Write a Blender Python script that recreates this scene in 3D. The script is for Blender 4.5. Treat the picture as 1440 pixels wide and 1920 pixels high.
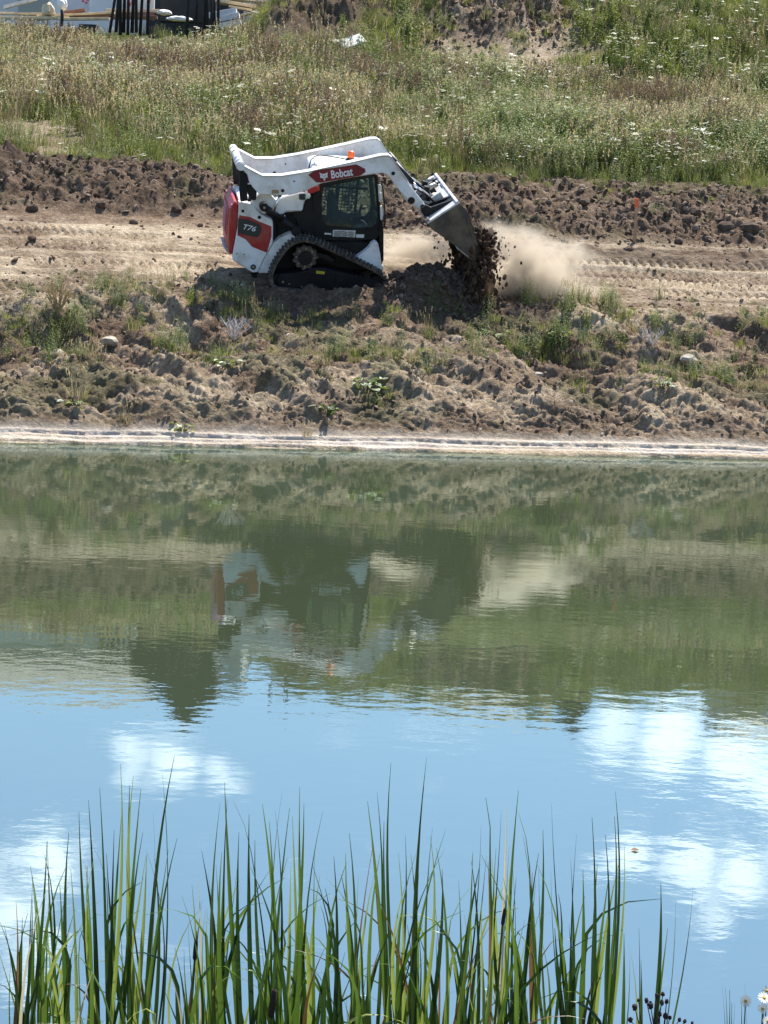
import bpy, bmesh, math, random
import numpy as np
from mathutils import Vector, Matrix, Euler

for o in list(bpy.data.objects):
    bpy.data.objects.remove(o)
SC = bpy.context.scene
COL = SC.collection
R = math.radians

# ---------------------------------------------------------------- camera
CAM_H = 3.2
F_PX = 4265.0
PITCH = R(7.25)
ROLL = R(2.4)
cam_d = bpy.data.cameras.new("camera")
cam = bpy.data.objects.new("camera", cam_d)
COL.objects.link(cam)
SC.camera = cam
cam_d.sensor_fit = 'HORIZONTAL'
cam_d.sensor_width = 36.0
cam_d.lens = 36.0 * F_PX / 1440.0
cam_d.clip_start = 0.1
cam_d.clip_end = 3000
CAM_M = Matrix.Translation((0, 0, CAM_H)) @ Matrix.Rotation(R(90) - PITCH, 4, 'X') @ Matrix.Rotation(ROLL, 4, 'Z')
cam.matrix_world = CAM_M

# ---------------------------------------------------------------- sun and sky
SUN_DIR = Vector((0.21, 0.47, 0.86)).normalized()      # towards the sun
SUN_EL = math.asin(SUN_DIR.z)
SUN_AZ = math.atan2(SUN_DIR.x, SUN_DIR.y)
sun_d = bpy.data.lights.new("sun", 'SUN')
sun_d.energy = 5.0
sun_d.angle = R(0.53)
sun_d.color = (1.0, 0.94, 0.845)
sun = bpy.data.objects.new("sun", sun_d)
COL.objects.link(sun)
sun.rotation_euler = SUN_DIR.to_track_quat('Z', 'Y').to_euler()
sun.location = SUN_DIR * 60

world = bpy.data.worlds.new("World")
SC.world = world
world.use_nodes = True
wn = world.node_tree.nodes
wl = world.node_tree.links
wn.clear()
w_out = wn.new('ShaderNodeOutputWorld')
w_bg = wn.new('ShaderNodeBackground')
w_bg.inputs['Strength'].default_value = 0.112
sky = wn.new('ShaderNodeTexSky')
sky.sky_type = 'NISHITA'
sky.sun_disc = False
sky.sun_elevation = SUN_EL
sky.sun_rotation = SUN_AZ
sky.altitude = 100
sky.air_density = 1.0
sky.dust_density = 0.15
sky.ozone_density = 3.0
tc = wn.new('ShaderNodeTexCoord')

def wmath(op, a, b=None, c=None, clamp=False):
    n = wn.new('ShaderNodeMath')
    n.operation = op
    n.use_clamp = clamp
    for i, v in enumerate((a, b, c)):
        if v is None:
            continue
        if hasattr(v, 'links'):
            wl.new(v, n.inputs[i])
        else:
            n.inputs[i].default_value = v
    return n.outputs[0]

def pix_dir(px, py):
    d = Vector(((px - 720) / F_PX, -(py - 960) / F_PX, -1.0))
    return (CAM_M.to_3x3() @ d).normalized()

# fair-weather clouds: broad noise everywhere, with the clouds the pond mirrors
mp = wn.new('ShaderNodeMapping')
mp.inputs['Scale'].default_value = (1.0, 1.0, 2.6)
wl.new(tc.outputs['Generated'], mp.inputs['Vector'])
cn = wn.new('ShaderNodeTexNoise')
cn.inputs['Scale'].default_value = 25.0
cn.inputs['Detail'].default_value = 7.0
cn.inputs['Roughness'].default_value = 0.58
wl.new(mp.outputs[0], cn.inputs['Vector'])
cb = wn.new('ShaderNodeTexNoise')
cb.inputs['Scale'].default_value = 3.4
cb.inputs['Detail'].default_value = 3.0
wl.new(mp.outputs[0], cb.inputs['Vector'])
blob_sum = None
for (px, py, rad, amp) in ((330, 1440, .9, .55), (410, 1455, .7, .5), (240, 1425, .7, .45), (1150, 1365, .9, .7), (1260, 1395, 1.1, .8), (1370, 1425, 1.1, .8), (1450, 1475, .9, .7),
                           (1180, 1600, .8, .6), (1290, 1630, .95, .75), (1400, 1650, 1.0, .75), (1450, 1620, .8, .6), (1340, 1720, .8, .65), (20, 1700, 1.2, .65), (100, 1620, .8, .55), (50, 1790, 1.0, .55), (160, 1585, .5, .45)):
    d = pix_dir(px, py)
    d.z = -d.z                                   # the mirrored direction
    vd = wn.new('ShaderNodeVectorMath')
    vd.operation = 'DISTANCE'
    wl.new(tc.outputs['Generated'], vd.inputs[0])
    vd.inputs[1].default_value = d
    g = wmath('DIVIDE', vd.outputs['Value'], R(rad))
    g = wmath('MULTIPLY', g, g)
    g = wmath('MULTIPLY', g, -1.0)
    g = wmath('EXPONENT', g)
    g = wmath('MULTIPLY', g, amp)
    blob_sum = g if blob_sum is None else wmath('MAXIMUM', blob_sum, g)
base = wmath('MULTIPLY_ADD', cb.outputs['Fac'], 1.6, -1.06)
tot = wmath('MAXIMUM', blob_sum, base)
fine = wmath('MULTIPLY_ADD', cn.outputs['Fac'], 1.5, -0.75)
tot = wmath('ADD', tot, wmath('MULTIPLY', fine, 1.05))
mask = wn.new('ShaderNodeMapRange')
mask.interpolation_type = 'SMOOTHSTEP'
mask.inputs['From Min'].default_value = 0.16
mask.inputs['From Max'].default_value = 0.78
wl.new(tot, mask.inputs['Value'])
mixc = wn.new('ShaderNodeMix')
mixc.data_type = 'RGBA'
wl.new(wmath('MULTIPLY', mask.outputs[0], 0.55), mixc.inputs['Factor'])
wl.new(sky.outputs[0], mixc.inputs['A'])
mixc.inputs['B'].default_value = (15.0, 15.2, 15.8, 1)
wl.new(mixc.outputs['Result'], w_bg.inputs['Color'])
wl.new(w_bg.outputs[0], w_out.inputs['Surface'])

SC.view_settings.view_transform = 'Standard'
SC.view_settings.look = 'None'
SC.view_settings.gamma = 1.0
SC.view_settings.exposure = 1.12
SC.view_settings.use_curve_mapping = False
SC.cycles.max_bounces = 8
SC.cycles.diffuse_bounces = 3
SC.cycles.glossy_bounces = 4
SC.cycles.transmission_bounces = 6
SC.cycles.transparent_max_bounces = 8
SC.cycles.volume_bounces = 1
SC.cycles.use_denoising = True
SC.cycles.caustics_reflective = False
SC.cycles.caustics_refractive = False

rng = np.random.default_rng(11)
random.seed(5)

# ---------------------------------------------------------------- materials
def new_mat(name):
    m = bpy.data.materials.new(name)
    m.use_nodes = True
    nt = m.node_tree
    nt.nodes.clear()
    return m, nt, nt.nodes, nt.links

def mat_basic(name, color, rough=0.5, metal=0.0, var=0.12, scale=9.0, bump=0.0, bscale=40.0, dirt=None, dirt_amt=0.35, spec=0.5, emit=None):
    """principled surface with a noise in its colour, some dirt and fine relief"""
    m, nt, N, L = new_mat(name)
    out = N.new('ShaderNodeOutputMaterial')
    b = N.new('ShaderNodeBsdfPrincipled')
    L.new(b.outputs[0], out.inputs[0])
    b.inputs['Roughness'].default_value = rough
    b.inputs['Metallic'].default_value = metal
    b.inputs['Specular IOR Level'].default_value = spec
    co = N.new('ShaderNodeTexCoord')
    n = N.new('ShaderNodeTexNoise')
    n.inputs['Scale'].default_value = scale
    n.inputs['Detail'].default_value = 6
    L.new(co.outputs['Object'], n.inputs['Vector'])
    r = N.new('ShaderNodeValToRGB')
    c = np.array(color[:3])
    r.color_ramp.elements[0].position = .3
    r.color_ramp.elements[1].position = .7
    r.color_ramp.elements[0].color = (*np.clip(c * (1 - var), 0, 1), 1)
    r.color_ramp.elements[1].color = (*np.clip(c * (1 + var), 0, 1), 1)
    L.new(n.outputs['Fac'], r.inputs[0])
    src = r.outputs[0]
    if dirt is not None:
        n2 = N.new('ShaderNodeTexNoise')
        n2.inputs['Scale'].default_value = scale * .6
        n2.inputs['Detail'].default_value = 9
        n2.inputs['Roughness'].default_value = .7
        L.new(co.outputs['Object'], n2.inputs['Vector'])
        r2 = N.new('ShaderNodeMapRange')
        r2.inputs['From Min'].default_value = .45
        r2.inputs['From Max'].default_value = .8
        r2.inputs['To Max'].default_value = dirt_amt * 2
        L.new(n2.outputs['Fac'], r2.inputs['Value'])
        mx = N.new('ShaderNodeMix')
        mx.data_type = 'RGBA'
        L.new(r2.outputs[0], mx.inputs['Factor'])
        L.new(src, mx.inputs['A'])
        mx.inputs['B'].default_value = (*dirt, 1)
        src = mx.outputs['Result']
    L.new(src, b.inputs['Base Color'])
    if bump:
        n3 = N.new('ShaderNodeTexNoise')
        n3.inputs['Scale'].default_value = bscale
        n3.inputs['Detail'].default_value = 5
        L.new(co.outputs['Object'], n3.inputs['Vector'])
        bp = N.new('ShaderNodeBump')
        bp.inputs['Strength'].default_value = bump
        bp.inputs['Distance'].default_value = .02
        L.new(n3.outputs['Fac'], bp.inputs['Height'])
        L.new(bp.outputs[0], b.inputs['Normal'])
    if emit:
        b.inputs['Emission Color'].default_value = (*emit[:3], 1)
        b.inputs['Emission Strength'].default_value = emit[3]
    return m

def mat_leaf(name, c1, c2, trans=0.45, rough=0.55, along=None):
    """leaf: diffuse, translucent and a thin sheen, its tone varying from plant to plant"""
    m, nt, N, L = new_mat(name)
    out = N.new('ShaderNodeOutputMaterial')
    info = N.new('ShaderNodeObjectInfo')
    geo = N.new('ShaderNodeTexCoord')
    n = N.new('ShaderNodeTexNoise')
    n.inputs['Scale'].default_value = 6.0
    L.new(geo.outputs['Object'], n.inputs['Vector'])
    ad = N.new('ShaderNodeMath')
    ad.operation = 'MULTIPLY_ADD'
    L.new(info.outputs['Random'], ad.inputs[0])
    ad.inputs[1].default_value = .75
    sb = N.new('ShaderNodeMath')
    sb.operation = 'MULTIPLY_ADD'
    L.new(n.outputs['Fac'], sb.inputs[0])
    sb.inputs[1].default_value = .8
    sb.inputs[2].default_value = -.27
    L.new(sb.outputs[0], ad.inputs[2])
    mx = N.new('ShaderNodeMix')
    mx.data_type = 'RGBA'
    mx.clamp_factor = True
    L.new(ad.outputs[0], mx.inputs['Factor'])
    mx.inputs['A'].default_value = (*c1, 1)
    mx.inputs['B'].default_value = (*c2, 1)
    d = N.new('ShaderNodeBsdfDiffuse')
    t = N.new('ShaderNodeBsdfTranslucent')
    g = N.new('ShaderNodeBsdfGlossy')
    g.inputs['Roughness'].default_value = rough
    g.inputs['Color'].default_value = (.8, .85, .8, 1)
    L.new(mx.outputs['Result'], d.inputs[0])
    L.new(mx.outputs['Result'], t.inputs[0])
    m1 = N.new('ShaderNodeMixShader')
    m1.inputs[0].default_value = trans
    L.new(d.outputs[0], m1.inputs[1])
    L.new(t.outputs[0], m1.inputs[2])
    m2 = N.new('ShaderNodeMixShader')
    m2.inputs[0].default_value = .05
    L.new(m1.outputs[0], m2.inputs[1])
    L.new(g.outputs[0], m2.inputs[2])
    L.new(m2.outputs[0], out.inputs[0])
    return m

# ---------------------------------------------------------------- object helpers
def tag(o, label=None, cat=None, group=None, kind=None):
    if label: o['label'] = label
    if cat: o['category'] = cat
    if group: o['group'] = group
    if kind or cat: o['kind'] = kind or 'thing'
    return o

def mesh_obj(name, verts, faces, mat=None, parent=None, smooth=False, mats=None, midx=None, link=True):
    me = bpy.data.meshes.new(name)
    me.from_pydata([tuple(v) for v in verts], [], faces)
    for mm in (mats or ([mat] if mat else [])):
        me.materials.append(mm)
    if midx is not None:
        me.polygons.foreach_set('material_index', midx)
    if smooth:
        me.polygons.foreach_set('use_smooth', [True] * len(me.polygons))
    me.update()
    o = bpy.data.objects.new(name, me)
    if link:
        COL.objects.link(o)
    if parent is not None:
        o.parent = parent
    return o

def empty(name, label, cat, group=None, loc=(0, 0, 0), rz=0.0):
    o = bpy.data.objects.new(name, None)
    o.empty_display_size = .2
    COL.objects.link(o)
    o.location = loc
    o.rotation_euler = (0, 0, rz)
    tag(o, label, cat, group)
    return o

class MB:
    """collects verts and faces, builds one mesh object"""
    def __init__(s):
        s.v = []; s.f = []; s.m = []
    def add(s, vs, fs, m=0):
        k = len(s.v)
        s.v += [tuple(v) for v in vs]
        s.f += [tuple(i + k for i in f) for f in fs]
        s.m += [m] * len(fs)
    def box(s, a, b, m=0, M=None):
        x0, y0, z0 = a; x1, y1, z1 = b
        vs = [(x0,y0,z0),(x1,y0,z0),(x1,y1,z0),(x0,y1,z0),(x0,y0,z1),(x1,y0,z1),(x1,y1,z1),(x0,y1,z1)]
        if M is not None:
            vs = [M @ Vector(v) for v in vs]
        s.add(vs, [(0,3,2,1),(4,5,6,7),(0,1,5,4),(1,2,6,5),(2,3,7,6),(3,0,4,7)], m)
    def tube(s, pts, rad, n=8, m=0, cap=True):
        pts = [Vector(p) for p in pts]
        rads = rad if isinstance(rad, (list, tuple)) else [rad] * len(pts)
        rings = []
        up = None
        for i, p in enumerate(pts):
            d = (pts[min(i + 1, len(pts) - 1)] - pts[max(i - 1, 0)]).normalized()
            if up is None:
                up = d.orthogonal().normalized()
            up = (up - d * up.dot(d)).normalized()
            sd = d.cross(up)
            rings.append([p + (up * math.cos(a) + sd * math.sin(a)) * rads[i] for a in [2 * math.pi * k / n for k in range(n)]])
        vs = [v for r in rings for v in r]
        fs = []
        for i in range(len(rings) - 1):
            for k in range(n):
                a = i * n + k; b = i * n + (k + 1) % n
                fs.append((a, b, b + n, a + n))
        if cap:
            fs.append(tuple(range(n - 1, -1, -1)))
            fs.append(tuple(range((len(rings) - 1) * n, len(rings) * n)))
        s.add(vs, fs, m)
    def build(s, name, mats, parent=None, smooth=False, link=True, bevel=0):
        if not isinstance(mats, (list, tuple)):
            mats = [mats]
        o = mesh_obj(name, s.v, s.f, parent=parent, mats=mats, midx=s.m, smooth=smooth, link=link)
        if bevel:
            do_bevel(o, bevel)
        return o

def do_bevel(o, w, seg=1, ang=35):
    bm = bmesh.new()
    bm.from_mesh(o.data)
    bmesh.ops.recalc_face_normals(bm, faces=bm.faces)
    ed = [e for e in bm.edges if len(e.link_faces) == 2 and e.calc_face_angle(0) > R(ang)]
    if ed:
        bmesh.ops.bevel(bm, geom=ed, offset=w, segments=seg, affect='EDGES', profile=.5, clamp_overlap=True)
    bm.to_mesh(o.data)
    bm.free()

# ---------------------------------------------------------------- noise (numpy)
def _hash(ix, iy, seed):
    h = (ix.astype(np.int64) * 374761393 + iy.astype(np.int64) * 668265263 + seed * 974634777) & 0xFFFFFFFF
    h = ((h ^ (h >> 13)) * 1274126177) & 0xFFFFFFFF
    return ((h ^ (h >> 16)) & 0xFFFF) / 65535.0

def vnoise(x, y, seed=0):
    x = np.asarray(x, float); y = np.asarray(y, float)
    ix = np.floor(x); iy = np.floor(y)
    fx = x - ix; fy = y - iy
    fx = fx * fx * (3 - 2 * fx); fy = fy * fy * (3 - 2 * fy)
    a = _hash(ix, iy, seed); b = _hash(ix + 1, iy, seed)
    c = _hash(ix, iy + 1, seed); d = _hash(ix + 1, iy + 1, seed)
    return (a * (1 - fx) + b * fx) * (1 - fy) + (c * (1 - fx) + d * fx) * fy

def fbm(x, y, seed=0, octv=4, gain=.5, ridged=False):
    t = 0; amp = 1; tot = 0; f = 1.0
    for i in range(octv):
        n = vnoise(np.asarray(x) * f + 17.3 * i, np.asarray(y) * f - 9.1 * i, seed + i * 7)
        if ridged:
            n = 1 - np.abs(2 * n - 1)
        t = t + n * amp; tot += amp
        amp *= gain; f *= 2.03
    return t / tot                                # 0..1

def sstep(a, b, x):
    t = np.clip((np.asarray(x, float) - a) / (b - a), 0, 1)
    return t * t * (3 - 2 * t)

def bump(a, b, c, d, x):
    return sstep(a, b, x) * (1 - sstep(c, d, x))

# ---------------------------------------------------------------- terrain
PSI = R(11.0)                                     # the shore runs away to the right
CP, SP = math.cos(PSI), math.sin(PSI)
Y0 = 32.05
def st(x, y):                                     # across and along the shore
    return (y - Y0) * CP - x * SP, x * CP + (y - Y0) * SP
def xy(s, t):
    return t * CP - s * SP, Y0 + s * CP + t * SP

_sk = np.linspace(-60, 400, 46001)
def _prof(knots, w=9):
    k = np.array(knots)
    z = np.interp(_sk, k[:, 0], k[:, 1])
    ker = np.ones(w) / w
    zz = np.convolve(np.pad(z, w // 2, mode='edge'), ker, 'valid')
    return zz
_shore = [(-60, -1.6), (-6, -1.6), (-2.5, -.8), (-.4, -.10), (0, .0), (.50, .11), (.58, .21), (1.25, .48), (2.3, .84), (3.4, 1.14), (4.6, 1.66), (5.2, 1.86), (5.7, 1.99)]
_field = [(20, 5.65), (26, 6.85), (34, 8.1), (44, 9.0), (60, 9.2), (400, 9.4)]
_field_l = [(20, 5.45), (26, 6.35), (34, 7.35), (38.5, 7.85), (41, 8.6), (60, 8.9), (400, 9.1)]
ZL = _prof(_shore + [(9.0, 2.90), (9.9, 3.12), (10.2, 3.28), (11.4, 3.86), (11.9, 3.98), (12.5, 3.96), (13.2, 4.08)] + _field_l)
ZR = _prof(_shore + [(8.6, 2.74), (9.0, 2.92), (9.25, 2.98), (9.8, 3.2), (11.2, 3.72), (12.2, 3.95), (13.2, 4.2)] + _field)

MOUNDS = [  # x, y, radius x, radius y, height
    (2.7, 65.5, 3.2, 5.0, 1.95), (-2.2, 64.5, 2.0, 4.2, 1.6), (-.2, 68.0, 2.2, 3.2, .8),
    (8.8, 66.0, 4.0, 5.4, 1.5), (14.0, 66.0, 5.0, 5.0, 1.5), (6.4, 64.5, 2.0, 4.5, .6)]

def base_z(x, y):
    x = np.asarray(x, float); y = np.asarray(y, float)
    s, t = st(x, y)
    wr = sstep(-1.0, 2.5, t)
    z = np.interp(s, _sk, ZL) * (1 - wr) + np.interp(s, _sk, ZR) * wr
    for (mx, my, rx, ry, h) in MOUNDS:
        d2 = ((x - mx) / rx) ** 2 + ((y - my) / ry) ** 2
        z = z + h * np.exp(-np.power(d2, 1.25))
    # tipped heap in front of the loader's tracks
    hx, hy = HEAP
    d2 = ((x - hx) / .85) ** 2 + ((y - hy) / .62) ** 2
    z = z + .42 * np.exp(-np.power(d2, 1.5))
    # bank at the camera's feet: rises from the near shoreline
    near = np.interp(y, [-60, -4, 0, 2, 5.5, 7.6, 8.4, 10, 14], [1.7, 1.65, 1.6, 1.5, .75, .05, -.12, -.5, -1.6])
    z = np.where(y < 14, np.maximum(near, np.where(s < -8, -5, z)), z)
    z = np.where(np.abs(x) > 45, np.maximum(z, (np.abs(x) - 45) * .2 - 1.6), z)
    z = np.minimum(z, 9.8 + 3)
    return z
HEAP = (0.62, 37.95)

def relief(x, y):
    """clods, ruts, gullies: the fine height on top of base_z, and the masks for colour"""
    s, t = st(x, y)
    wr = sstep(-1.0, 2.5, t)
    # bank: big lumps, run-off gullies slanting down, thin dried layers
    bank = bump(.45, .95, 5.0, 5.9, s)
    lumps = fbm(t * .55, s * .6, 3, 4) - .5
    gul = fbm(t * 1.5 + s * 1.1, s * .35, 21, 4, ridged=True) - .55
    fine = fbm((t + s * .8) * 2.6, (s - t * .3) * 8, 33, 4, .62, ridged=True) - .55
    wrinkle = fbm(t * 2.2 - s * 1.6, s * 11 + t * 4.4, 41, 3, .6, ridged=True) - .5
    diag = fbm((t + s) * .75, (t - s) * .16, 23, 3, .5, ridged=True) - .6
    dz = bank * (diag * .62 * bump(.6, 1.8, 4.2, 5.4, s) + lumps * .5 + gul * .34 + fine * .20 + wrinkle * .16)
    crest = bump(4.6, 5.1, 5.5, 6.1, s)
    dz += crest * (fbm(t * 1.3, s * 2, 55, 4) - .5) * .22
    # shelf at the water
    shelf = bump(-.3, .02, .42, .64, s)
    dz += shelf * ((fbm(t * 1.2, s * 2.0, 61, 4) - .5) * .05 + (fbm(t * .5, s * 9, 63, 3, .6) - .5) * .03)
    q = s + (fbm(t * .6, s * 0, 65, 4, .6) - .5) * .34 + (fbm(t * 4, s * 2, 66, 3) - .5) * .08
    steps = sum(h * sstep(a, a + .025, q) for a, h in ((-.03, .05), (.20, .035), (.36, .06)))
    dz += shelf * (steps - np.interp(s, [0, .50], [0, .11]))
    # road: ruts along t and tread prints
    road = bump(5.5, 6.1, 9.0, 9.8, s)
    wob = (fbm(t * .25, s * .1, 71, 2) - .5) * .5
    ss = s + wob
    rut = fbm(t * .16, ss * 5.0, 73, 3, .6) - .5
    dz += road * (rut * .14 + (fbm(t * 3, s * 5, 75, 4, .6) - .5) * .07)
    for (sc, t0, t1, wid, pit, ang) in ((7.05, 2.6, 14, .24, .16, 1.0), (7.55, 3.2, 14, .22, .16, -1.0), (8.2, 2.2, 14, .24, .17, 1.0), (6.5, 6.0, 14, .2, .16, 1),
                                        (8.55, -12, -2.8, .14, .15, 1.0), (8.8, -12, -4.2, .12, .15, -1.0), (7.5, -12, -5.5, .13, .15, 1.), (6.9, -4.6, -1.9, .22, .16, 1.),
                                        (7.9, -5.5, -2.6, .2, .15, -1.0), (7.3, 1.0, 3.0, .22, .16, 1.0), (6.2, -4.4, -1.5, .2, .16, -1)):
        d = (s + wob * .5 - sc) / wid
        inside = np.exp(-d ** 6) * sstep(t0 - .6, t0, t) * (1 - sstep(t1, t1 + .6, t))
        ph = (t / pit + ang * np.abs(d) * .55)
        lug = np.abs((ph % 1.0) - .5) * 2
        dz += inside * (sstep(.25, .6, lug) * .085 - .075) * (.55 + .6 * fbm(t * .9, s * 2, 77, 3))
    # cloddy spoil berm behind the road
    bl = bump(9.9, 10.4, 12.2, 12.9, s)
    br = bump(9.1, 9.9, 12.4, 13.6, s)
    berm = bl * (1 - wr) + br * wr
    cl = fbm(t * 1.8, s * 1.8, 81, 5, .62, ridged=True) - .5
    cl2 = fbm(t * 5.5, s * 5.5, 85, 4, .6) - .5
    dz += berm * (cl * .36 + cl2 * .30 + (fbm(t * 13, s * 13, 89, 2) - .5) * .08 + (fbm(t * .6, s * .5, 87, 3) - .5) * .55)
    ledge = bump(8.2, 8.5, 8.95, 9.15, s) * wr * sstep(1.5, 4, t)
    dz += ledge * ((fbm(t * 3, s * 4, 91, 4, .6) - .4) * .22)
    # field and mounds
    fld = sstep(12.6, 14, s)
    dz += fld * (fbm(x * .5, y * .5, 95, 4) - .5) * .35
    md = np.zeros_like(s)
    for (mx, my, rx, ry, h) in MOUNDS[:3]:
        md = np.maximum(md, np.exp(-(((x - mx) / rx) ** 2 + ((y - my) / ry) ** 2)))
    dz += sstep(.3, .7, md) * ((fbm(x * 1.1, y * .8, 97, 5, .6, ridged=True) - .5) * 1.5)
    heap = np.exp(-np.power(((x - HEAP[0]) / .85) ** 2 + ((y - HEAP[1]) / .62) ** 2, 1.5))
    dz += heap * (fbm(x * 4, y * 4, 99, 4, .6) - .45) * .26
    dz += bump(-2.7, -2.3, .7, 1.0, x) * np.exp(-((y - 37.40) / .15) ** 2) * .24 * fbm(x * 2.2, y * 2, 103, 3)
    # keep it level under the tracks
    flat = bump(-3.1, -2.5, 0.15, .45, x) * bump(37.45, 37.62, 39.9, 40.3, y)
    dz = dz * (1 - .8 * flat) - .02 * flat
    near = y < 14
    dz = np.where(near, (fbm(x * 1.5, y * 1.5, 101, 4) - .5) * .15, dz)
    dz = np.where((~near) & (s < -.6), 0, dz)
    return dz, dict(s=s, t=t, wr=wr, bank=bank, shelf=shelf, road=road, berm=berm, fld=fld, md=md, heap=heap, gul=gul, lumps=lumps, rut=rut, near=near.astype(float), ledge=ledge)

def ground_z(x, y):
    x = np.asarray(x, float); y = np.asarray(y, float)
    return base_z(x, y) + relief(x, y)[0]

def at_depth(px, py, Y):
    """point of the pixel's ray at distance Y"""
    d = pix_dir(px, py)
    k = Y / d.y
    return Vector((d.x * k, Y, CAM_H + d.z * k))

def ground_at(px, py, lo=31.0, hi=95.0):
    """where the pixel's ray meets the ground (coarse march, then linear refinement)"""
    d = pix_dir(px, py)
    ys = np.arange(lo, hi, .05)
    xs = d.x / d.y * ys
    zs = CAM_H + d.z / d.y * ys
    g = base_z(xs, ys)
    hit = np.nonzero(zs <= g)[0]
    i = hit[0] if len(hit) else len(ys) - 1
    x, y = float(xs[i]), float(ys[i])
    return Vector((x, y, float(ground_z(x, y))))

# ---- ground sheet: one grid along and across the shore, dense where it shows
def axis(parts):
    a = []
    for (a0, a1, d) in parts:
        n = max(1, int(round((a1 - a0) / d)))
        a += list(np.linspace(a0, a1, n, endpoint=False))
    a.append(parts[-1][1])
    return np.array(a)
sa = axis([(-900, -60, 60), (-60, -34, 2), (-34, -22, .3), (-22, -1, .7), (-1, -.1, .1), (-.1, 1.0, .014), (1.0, 2.4, .03), (2.4, 6, .032), (6, 9.6, .03), (9.6, 13.2, .035),
           (13.2, 26, .14), (26, 36, .09), (36, 60, .6), (60, 120, 5), (120, 1500, 80)])
ta = axis([(-1500, -120, 80), (-120, -20, 5), (-20, -8.4, .15), (-8.4, 10.5, .036), (10.5, 22, .15), (22, 120, 5), (120, 1500, 80)])
S, T = np.meshgrid(sa, ta, indexing='ij')
GX, GY = xy(S, T)
gx, gy = GX.ravel(), GY.ravel()
bz = base_z(gx, gy)
dz, MK = relief(gx, gy)
gz = bz + dz
ns, nt_ = S.shape
me = bpy.data.meshes.new("ground")
me.vertices.add(ns * nt_)
me.vertices.foreach_set('co', np.stack([gx, gy, gz], 1).ravel())
ii = np.arange((ns - 1) * (nt_ - 1))
r_, c_ = ii // (nt_ - 1), ii % (nt_ - 1)
v0 = r_ * nt_ + c_
quads = np.stack([v0, v0 + 1, v0 + nt_ + 1, v0 + nt_], 1)
quads = quads[:, ::-1]
me.loops.add(quads.size)
me.loops.foreach_set('vertex_index', quads.ravel().astype(np.int32))
me.polygons.add(len(quads))
me.polygons.foreach_set('loop_start', np.arange(len(quads), dtype=np.int32) * 4)
me.polygons.foreach_set('use_smooth', np.ones(len(quads), bool))
me.update(calc_edges=True)
me.validate()
def blob_mask(x, y, pts):
    m = np.zeros_like(x)
    for (cx, cy, rx, ry) in pts:
        m = np.maximum(m, np.exp(-(((x - cx) / rx) ** 2 + ((y - cy) / ry) ** 2)))
    return m
def _w(px, py, rx, ry):
    p = ground_at(px, py)
    return (p.x, p.y, rx, ry)
bare_spots = [_w(40, 250, 1.5, 2.4), _w(10, 300, 1.5, 1.0), _w(115, 285, 1.2, .9), _w(1000, 100, 2.2, 1.5), _w(900, 70, 2.4, 2.0), _w(1150, 190, .8, .5), _w(760, 150, 1.0, .6), _w(930, 30, 1.7, 1.5), (2.6, 61.5, 3.7, 4.8), (2.6, 58.6, 2.6, 1.6), (3.6, 59.5, 1.8, 2.2), (1.0, 60.5, 1.6, 2.0)]
dark_spots = [_w(530, 50, 1.6, 1.4), _w(640, 30, 1.0, 1.2), _w(560, 90, 2.2, .7), _w(910, 55, 1.0, .8), _w(850, 10, .7, .8), _w(990, 20, .6, .8), (-2.6, 61.5, 2.5, 2.6)]
n_a = fbm(gx * .8, gy * .8, 201, 4)
dist_shade = bump(-3.6, -2.6, 2.0, 3.0, gx) * bump(4.0, 4.7, 5.9, 6.3, MK['s'])  # disturbed dark soil before the loader, also deepening its shadow in the colour
light = MK['road'] * (.5 + 1.3 * (n_a - .5) + 1.2 * MK['rut']) + MK['shelf'] * 1.15 + MK['bank'] * np.clip(.25 + 1.3 * MK['lumps'] + 1.6 * (fbm(MK['t'] * 1.2, MK['s'] * 2.5, 203, 4) - .5), 0, .8)
light = light * (1 - .8 * dist_shade) * (1 - MK['berm'] * .9) * (1 - MK['heap'])
bare = blob_mask(gx, gy, bare_spots)
light = np.clip(light + bare * .55 * MK['fld'], 0, 1)
dark = np.clip(MK['berm'] * (.95 - .4 * MK['wr'] + 1.2 * (fbm(gx * .5, gy * .5, 211, 3) - .5)) + MK['heap'] + blob_mask(gx, gy, dark_spots) * MK['fld'] + MK['ledge'] * .8 + dist_shade * .75 + MK['bank'] * np.clip((fbm(MK['t'] * .9, MK['s'] * 1.6, 209, 4) - .53) * 3, 0, .6), 0, 1)
green = np.clip(np.maximum(MK['fld'], MK['berm'] * np.clip((n_a - .52) * 3, 0, .5)) * (1 - bare) * (1 - .8 * blob_mask(gx, gy, dark_spots)) + MK['near'] + MK['bank'] * np.clip((fbm(gx * 1.1, gy * 1.4, 207, 4) - .50) * 4, 0, .6), 0, 1)
pale_ = np.clip(MK['shelf'] * sstep(-.02, .06, MK['s']) * (.15 + 1.2 * fbm(MK['t'] * 1.5, MK['s'] * 12, 213, 3)), 0, 1)
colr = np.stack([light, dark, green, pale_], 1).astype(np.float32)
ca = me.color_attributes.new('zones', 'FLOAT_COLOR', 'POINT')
ca.data.foreach_set('color', colr.ravel())

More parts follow.
